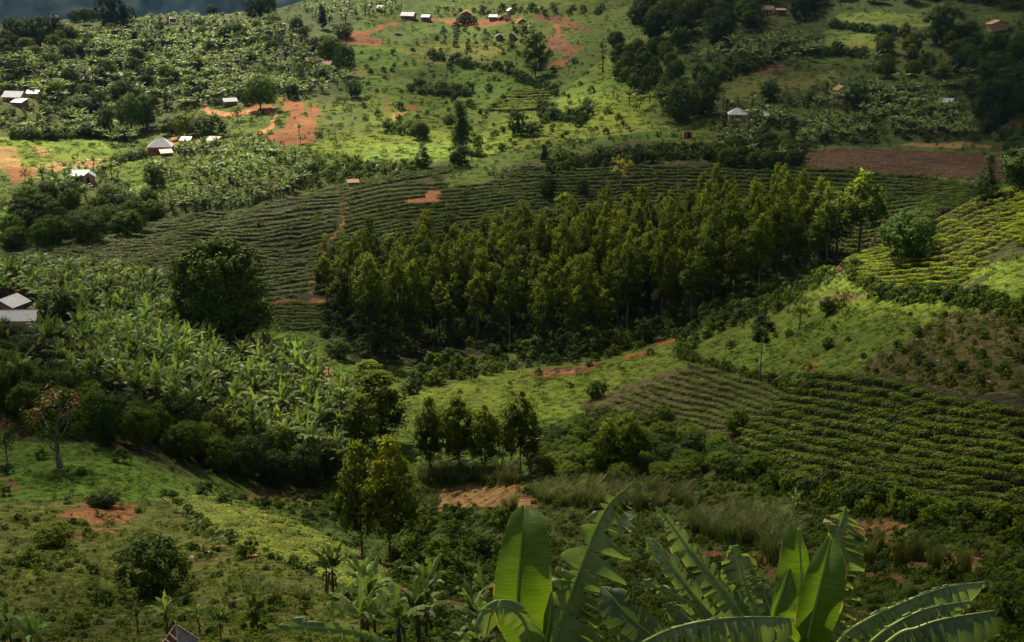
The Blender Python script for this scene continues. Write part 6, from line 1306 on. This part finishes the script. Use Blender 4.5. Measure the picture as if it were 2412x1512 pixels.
# pale rocks on the slopes
def rock(px, py, r, lab):
    r *= .55
    rg = np.random.default_rng(int(px)); bm = bmesh.new(); bmesh.ops.create_icosphere(bm, subdivisions=2, radius=r)
    for v in bm.verts: v.co *= 1 + rg.normal() * .1; v.co.z *= .7
    me = bpy.data.meshes.new('rock'); bm.to_mesh(me); bm.free(); me.materials.append(M['rock']); o = link('rock', me, None, at(px, py)); tag(o, lab, 'rock', 'pale rocks on the slopes')
M['rock'] = stdmat('pale_rock', (.28, .22, .17), (.5, .42, .34), 3, .9, .4)
for a, b, r, l in ((452, 1313, .35, 'pale rock beside the lone round tree'), (987, 547, .3, ''), (956, 498, .3, ''), (1222, 887, .35, 'pale stone above the small sapling of the green meadow'), (1298, 842, .3, 'pale stone at the soil scar of the green meadow'), (1858, 800, .4, 'pale stone by the crooked leaning tree'), (2025, 850, .4, 'pale stone on the lower right meadow'), (2180, 742, .5, 'pale stone where meadow meets brown scrub'), (980, 505, .5, '')):
    if l: rock(a, b, r, l.replace(' cow', ''))
# yellow-white boulders scattered in the scrub slope and sunlit pasture
for k, (a, b) in enumerate(((2160, 800), (2230, 790), (2290, 830), (2330, 900), (2210, 850), (2120, 860))):
    rock(a, b, .35, ('pale stone in the upper part of the brown scrub slope', 'pale stone in the lower part of the brown scrub slope')[b > 840])
# ------------------------------------------------------------------ large banana plants close to the viewer
def pt(px, py, d):
    """point on the line of sight through a photo pixel, d metres in front of the viewer"""
    X = (px - W / 2) / F; Y = (H / 2 - py) / F
    return Vector((X * d, (CP + Y * SP) * d, (-SP + Y * CP) * d))
def bleafmat(name, c0, c1, trans, edge):
    m, N, L = newmat(name)
    a = N.new('ShaderNodeAttribute'); a.attribute_name = 'tint'
    uv = N.new('ShaderNodeAttribute'); uv.attribute_name = 'leafpos'
    sp = N.new('ShaderNodeSeparateXYZ'); L.new(uv.outputs['Vector'], sp.inputs[0])
    cb = N.new('ShaderNodeCombineXYZ'); L.new(sp.outputs[1], cb.inputs[0]); mlt = N.new('ShaderNodeMath'); mlt.operation = 'MULTIPLY'; mlt.inputs[1].default_value = .03; L.new(sp.outputs[0], mlt.inputs[0]); L.new(mlt.outputs[0], cb.inputs[1])
    t = N.new('ShaderNodeTexNoise'); t.inputs['Scale'].default_value = 46; t.inputs['Detail'].default_value = 3; L.new(cb.outputs[0], t.inputs['Vector'])   # side veins
    tc = N.new('ShaderNodeTexCoord'); c, t2 = ramp_noise(N, L, 2.2, c0, c1, tc.outputs['Object'], 5, .35, .65)
    mr = N.new('ShaderNodeMapRange'); mr.inputs[1].default_value = .3; mr.inputs[2].default_value = .7; mr.inputs['To Min'].default_value = .72; mr.inputs['To Max'].default_value = 1.22; L.new(t.outputs[0], mr.inputs[0])
    c = mixc(N, L, 1.0, c, mr.outputs[0], 'MULTIPLY')
    g = N.new('ShaderNodeMath'); g.operation = 'GREATER_THAN'; g.inputs[1].default_value = .94; L.new(sp.outputs[0], g.inputs[0])
    t3 = N.new('ShaderNodeTexNoise'); t3.inputs['Scale'].default_value = 5; L.new(tc.outputs['Object'], t3.inputs['Vector'])
    g2 = N.new('ShaderNodeMath'); g2.operation = 'MULTIPLY'; L.new(g.outputs[0], g2.inputs[0]); g3 = N.new('ShaderNodeMath'); g3.operation = 'GREATER_THAN'; g3.inputs[1].default_value = .56; L.new(t3.outputs[0], g3.inputs[0]); L.new(g3.outputs[0], g2.inputs[1])
    c = mixc(N, L, g2.outputs[0], c, edge)
    p = N.new('ShaderNodeBsdfPrincipled'); p.inputs['Roughness'].default_value = .42; p.inputs['Specular IOR Level'].default_value = .3; L.new(c, p.inputs['Base Color'])
    b = N.new('ShaderNodeBump'); b.inputs['Strength'].default_value = .35; b.inputs['Distance'].default_value = .01; L.new(t.outputs[0], b.inputs['Height']); L.new(b.outputs[0], p.inputs['Normal'])
    tr = N.new('ShaderNodeBsdfTranslucent'); L.new(mixc(N, L, 1.0, c, (1.5, 1.5, .4), 'MULTIPLY'), tr.inputs[0])
    mx = N.new('ShaderNodeMixShader'); mx.inputs[0].default_value = trans; L.new(p.outputs[0], mx.inputs[1]); L.new(tr.outputs[0], mx.inputs[2])
    o = N.new('ShaderNodeOutputMaterial'); L.new(mx.outputs[0], o.inputs[0]); return m
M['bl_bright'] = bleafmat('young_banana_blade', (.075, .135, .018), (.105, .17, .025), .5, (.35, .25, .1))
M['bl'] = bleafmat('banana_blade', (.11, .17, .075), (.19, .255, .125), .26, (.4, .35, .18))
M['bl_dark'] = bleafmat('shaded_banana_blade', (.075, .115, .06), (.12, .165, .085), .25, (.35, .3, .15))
def crv(pts, n):
    """smooth curve through the given points"""
    P_ = [Vector(p) for p in pts]; P_ = [P_[0] * 2 - P_[1]] + P_ + [P_[-1] * 2 - P_[-2]]; out = []; m_ = len(P_) - 3
    for i in range(n + 1):
        u = i / n * m_; k = min(int(u), m_ - 1); t = u - k; a, b, c, d = P_[k:k + 4]
        out.append(.5 * ((2 * b) + (c - a) * t + (2 * a - 5 * b + 4 * c - d) * t * t + (3 * b - a - 3 * c + d) * t ** 3))
    return out
def big_leaf(parent, rib, wl, wr, mat, tear=.0, dl=0., dr=0., sag=.0, seed=0, fold=.15, n=64, fwd=.25, gapw=.5, name='leaf'):
    """rib: [(px,py,dist)...] base->tip. wl/wr: half-widths (photo px) sampled base->tip left/right of the rib as seen from the viewer.
    dl/dr: how far (fraction of width) each side comes toward (+) or away from the viewer; sag: outer edge drops by this fraction."""
    rg = np.random.default_rng(seed); C = crv([pt(*p) for p in rib], n); V = []; Fq = []; T = []; LP = []; nx = 7
    def samp(a, t): return float(np.interp(t, np.linspace(0, 1, len(a)), a))
    sgn_flip = 1
    for side, ws, toward in ((-1, wl, dl), (1, wr, dr)):
        i = 0
        while i < n:
            k = int(rg.choice([1, 2, 2, 3, 3, 4, 6, 8])) if tear > 0 else n
            j = min(n, i + k); ang = rg.normal() * .13 * tear + fwd; sg_ = sag * (.6 + .8 * rg.random()) if tear > 0 else sag; lenf = 1 - (rg.random() ** 2.5) * .55 * tear; tw = (rg.normal() * .25 + .45) * tear
            gap = .5 * tear * gapw if tear > 0 else 0
            o = len(V); rows_ = j - i + 1; tv = rg.random() * .6
            for r_ in range(rows_):
                t = (i + r_) / n; c = C[i + r_]; d = (C[min(n, i + r_ + 1)] - C[max(0, i + r_ - 1)]).normalized(); view = -c.normalized()
                s = d.cross(view).normalized() * side     # to the right of the travel direction
                nrm = s.cross(d).normalized() * side; 
                if nrm.dot(view) < 0: nrm = -nrm
                wpx = samp(ws, t); w_ = wpx * c.length / F * lenf; f = (r_ / max(1, rows_ - 1)) - .5
                wav = 0 if tear else .05 * math.sin(t * 23 + side) 
                for q in range(nx + 1):
                    u = q / nx; sh = -f * u ** 1.1 * gap * 1.7 * (C[min(n, i + rows_ - 1)] - C[i]).length
                    z = toward * w_ * u - fold * w_ * math.sin(u * 1.57) * .0 + tw * w_ * u * u * (f * 2) + wav * w_ * u * u
                    pos = c + s * (w_ * u * math.cos(ang * u)) + d * (w_ * u * math.sin(ang) + sh) + nrm * (z + .13 * w_ * math.sin(u * 3.14)) + Vector((0, 0, -sg_ * w_ * u * u))
                    V.append(pos); T.append(tv); LP.append((u, t * 2.0 * max(1, n / 64), 0))
            for r_ in range(rows_ - 1):
                for q in range(nx): a = o + r_ * (nx + 1) + q; Fq.append((a, a + 1, a + nx + 2, a + nx + 1))
            i = j
    V = np.array([tuple(v) for v in V]); par = Vector(parent.location)
    me = mesh_np(name, V - np.array(par), Fq, mat, tint=T, smooth=True); at_ = me.attributes.new('leafpos', 'FLOAT_VECTOR', 'POINT'); at_.data.foreach_set('vector', np.array(LP, np.float32).ravel())
    o = link(name, me, parent)
    mb = MB(); rr = [.032 * (1 - .85 * i / n) * (C[0].length / 18) for i in range(n + 1)]; mb.tube([c - par for c in C], rr, 6); mb.build('midrib', M['rib'], o, True)
    return o
def big_plant(px, py_top, d, label, stem=.15):
    top = pt(px, py_top, d); g = Vector((top.x, top.y, float(height(top.x, top.y)))); r0 = root('banana_plant', g, label, 'banana plant')
    mb = MB(); n = 8; mb.tube([Vector((0, 0, -.5)).lerp(top - g, i / n) + Vector((.04 * math.sin(i), .03 * math.cos(i * 1.7), 0)) for i in range(n + 1)], [stem * (1.35 - .6 * i / n) for i in range(n + 1)], 12); mb.build('pseudostem', M['stem'], r0, True)
    return r0
D0 = 18.0
A = big_plant(1262, 1600, D0, 'close banana plant with the huge upright yellow-green leaf at bottom centre')
big_leaf(A, [(1262,1600,D0),(1240,1500,17.9),(1222,1440,17.8),(1221,1380,17.7),(1225,1320,17.7),(1231,1250,17.8),(1237,1192,18.0)], [2,26,48,54,57,58,57,55,50,45,39,30,8], [4,34,58,72,79,80,78,75,71,66,60,48,14], M['bl_bright'], 0, .25, .2, 0, 1, n=40, fwd=.12)
big_leaf(A, [(1262,1600,D0),(1285,1510,17.7),(1295,1450,17.6),(1299,1395,17.6)], [3,10,14,2], [3,10,10,2], M['bl_bright'], 0, .1, .4, 0, 2, n=24, fwd=.1)
big_leaf(A, [(1262,1600,D0),(1250,1520,17.4),(1232,1460,17.1),(1196,1429,17.0),(1160,1440,17.0),(1145,1500,17.2)], [4,20,26,26,22,2], [4,30,50,52,44,4], M['bl'], .5, -.2, .1, .75, 3, n=40, fwd=.3)
big_leaf(A, [(1262,1640,D0),(1298,1530,18.2),(1322,1465,18.3),(1345,1405,18.4),(1372,1330,18.4),(1402,1252,18.4),(1428,1200,18.4),(1450,1172,18.3),(1476,1153,18.2)], [4,50,80,74,58,38,26,22,12], [4,76,108,112,106,92,74,58,30], M['bl'], 1.0, .1, .25, .12, 4, n=88, fwd=-.05, gapw=.75)
B = big_plant(1735, 1620, 18.6, 'close banana plant with fan of torn leaves right of bottom centre')
big_leaf(B, [(1735,1620,18.6),(1770,1500,18.7),(1735,1430,18.8),(1680,1360,18.9),(1622,1292,19),(1585,1240,19),(1545,1192,19)], [3,30,44,40,34,26,3], [3,34,46,40,34,24,3], M['bl'], .9, .2, -.1, .35, 5, n=76, fwd=.5)
big_leaf(B, [(1735,1620,18.6),(1700,1490,18.3),(1630,1398,18.2),(1584,1336,18.2),(1550,1295,18.3),(1524,1268,18.4)], [3,30,36,34,26,4], [3,34,38,34,28,4], M['bl'], .7, .25, .0, .3, 6, n=64, fwd=.5)
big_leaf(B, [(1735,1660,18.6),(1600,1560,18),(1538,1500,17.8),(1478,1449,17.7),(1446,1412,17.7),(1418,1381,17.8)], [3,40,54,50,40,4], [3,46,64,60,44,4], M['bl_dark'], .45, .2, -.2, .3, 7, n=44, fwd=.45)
big_leaf(B, [(1735,1620,18.6),(1650,1450,18.1),(1598,1405,18),(1540,1382,17.9),(1486,1369,17.9)], [2,6,8,8,2], [3,40,48,44,6], M['bl'], .9, .0, .1, .95, 8, n=60, fwd=.4)
big_leaf(B, [(1480,1530,17.6),(1522,1510,17.4),(1587,1480,17.2),(1685,1459,17.1),(1785,1453,17.1),(1862,1455,17.2)], [2,10,14,14,10,3], [3,28,48,56,60,22], M['bl'], 1.0, .1, .2, 1.0, 9, n=84, fwd=.1)
big_leaf(B, [(1735,1620,18.6),(1777,1450,18.9),(1760,1390,19),(1742,1330,19.1),(1729,1284,19.2)], [3,40,50,46,12], [3,36,44,40,10], M['bl'], .95, .1, -.1, .1, 10, n=56, fwd=.2)
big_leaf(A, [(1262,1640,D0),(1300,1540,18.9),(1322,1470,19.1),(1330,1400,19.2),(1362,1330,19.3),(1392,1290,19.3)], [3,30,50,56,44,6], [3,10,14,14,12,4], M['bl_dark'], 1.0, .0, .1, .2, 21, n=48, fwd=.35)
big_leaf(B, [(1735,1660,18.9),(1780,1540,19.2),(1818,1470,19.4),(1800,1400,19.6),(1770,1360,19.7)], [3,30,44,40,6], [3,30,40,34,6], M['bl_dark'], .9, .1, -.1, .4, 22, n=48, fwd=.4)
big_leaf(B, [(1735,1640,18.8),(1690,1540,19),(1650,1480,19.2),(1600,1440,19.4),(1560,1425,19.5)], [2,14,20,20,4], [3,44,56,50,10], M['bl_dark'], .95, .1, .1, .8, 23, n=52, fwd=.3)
C_ = big_plant(1912, 1560, 18.2, 'close banana plant with smooth folded leaves near the lower right', .2)
big_leaf(C_, [(1912,1560,18.2),(1896,1480,18.2),(1890,1420,18.2),(1888,1350,18.3),(1884,1290,18.3),(1880,1244,18.4)], [10,66,66,56,42,30], [4,22,24,22,14,4], M['bl_bright'], 0, .15, -.9, 0, 11, n=40, fwd=.08)
big_leaf(C_, [(1912,1560,18.2),(1832,1475,17.7),(1826,1445,17.6),(1840,1400,17.6),(1858,1340,17.7)], [3,8,10,16,3], [6,42,46,40,6], M['bl_bright'], 0, .3, .0, 0, 12, n=32, fwd=.15)
big_leaf(C_, [(1912,1600,18.2),(1905,1500,18),(1924,1415,17.9),(1943,1335,17.9),(1958,1266,18)], [4,32,44,34,10], [4,46,58,50,14], M['bl_bright'], 0, .0, .35, 0, 13, n=40, fwd=.1)
big_leaf(C_, [(1912,1600,18.8),(1955,1490,19),(1972,1370,19.1),(1975,1258,19.2),(1984,1228,19.2),(1992,1191,19.2)], [3,30,38,44,40,10], [3,44,58,66,56,12], M['bl'], 1.0, .0, .1, .12, 14, n=84, fwd=-.05, gapw=.7)
mb = MB(); b0 = pt(1912, 1560, 18.2); mb.tube([b0 - Vector((0, 0, .5)) - C_.location, pt(1905, 1480, 18.2) - C_.location, pt(1898, 1400, 18.25) - C_.location], [.2, .15, .03], 10); mb.build('rolled_sheath', M['bl_dark'] if False else M['stem'], C_, True)
Dp = big_plant(1900, 1700, 17.2, 'close banana plant whose torn leaves sweep to the lower right corner')
big_leaf(Dp, [(1900,1640,17.2),(1978,1510,17),(2042,1460,16.9),(2138,1415,16.8),(2228,1383,16.8),(2322,1370,17)], [2,14,18,18,12,3], [3,24,40,48,44,8], M['bl'], .95, .1, .1, .8, 15, n=84, fwd=.25)
big_leaf(Dp, [(1900,1660,17.2),(2053,1512,16.7),(2119,1463,16.6),(2190,1432,16.6),(2284,1415,16.7)], [2,14,16,14,3], [3,26,42,40,8], M['bl'], .95, .1, .1, .8, 16, n=70, fwd=.25)
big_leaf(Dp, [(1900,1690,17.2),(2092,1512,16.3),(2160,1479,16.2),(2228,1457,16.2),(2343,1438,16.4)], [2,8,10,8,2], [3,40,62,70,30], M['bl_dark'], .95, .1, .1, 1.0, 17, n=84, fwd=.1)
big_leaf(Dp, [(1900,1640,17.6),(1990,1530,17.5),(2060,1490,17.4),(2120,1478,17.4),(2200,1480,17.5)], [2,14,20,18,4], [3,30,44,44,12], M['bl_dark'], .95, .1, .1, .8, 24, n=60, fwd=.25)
E_ = big_plant(560, 1640, 15.5, 'close banana leaf plant reaching in from the lower left edge')
E_['label'] = 'close banana plant with one long arching leaf along the bottom edge, left of centre'
big_leaf(E_, [(930,1530,15.5),(850,1494,15.4),(780,1482,15.3),(700,1476,15.3),(634,1486,15.4)], [2,8,8,6,2], [3,46,58,52,10], M['bl'], .8, .1, .1, .9, 18, n=60, fwd=-.2)
mb = MB(); mb.tube([pt(930, 1530, 15.5) - E_.location, pt(900, 1620, 15.5) - E_.location, pt(560, 1640, 15.5) - E_.location], [.03, .04, .06], 8); mb.build('leaf_stalk', M['rib'], E_, True)
# ------------------------------------------------------------------ haze (air between the near slopes and the far range)
mb = MB(); mb.box((0, 3000, -330), (11000, 13000, 1100)); hm, N, L = newmat('haze_air')
pv = N.new('ShaderNodeVolumePrincipled'); pv.inputs['Color'].default_value = (.3, .55, 1, 1); pv.inputs['Density'].default_value = HAZE; pv.inputs['Anisotropy'].default_value = 0
o = N.new('ShaderNodeOutputMaterial'); L.new(pv.outputs[0], o.inputs['Volume'])
tag(mb.build('haze', hm), 'thin blue haze in the air over the valley', None, None, 'stuff')
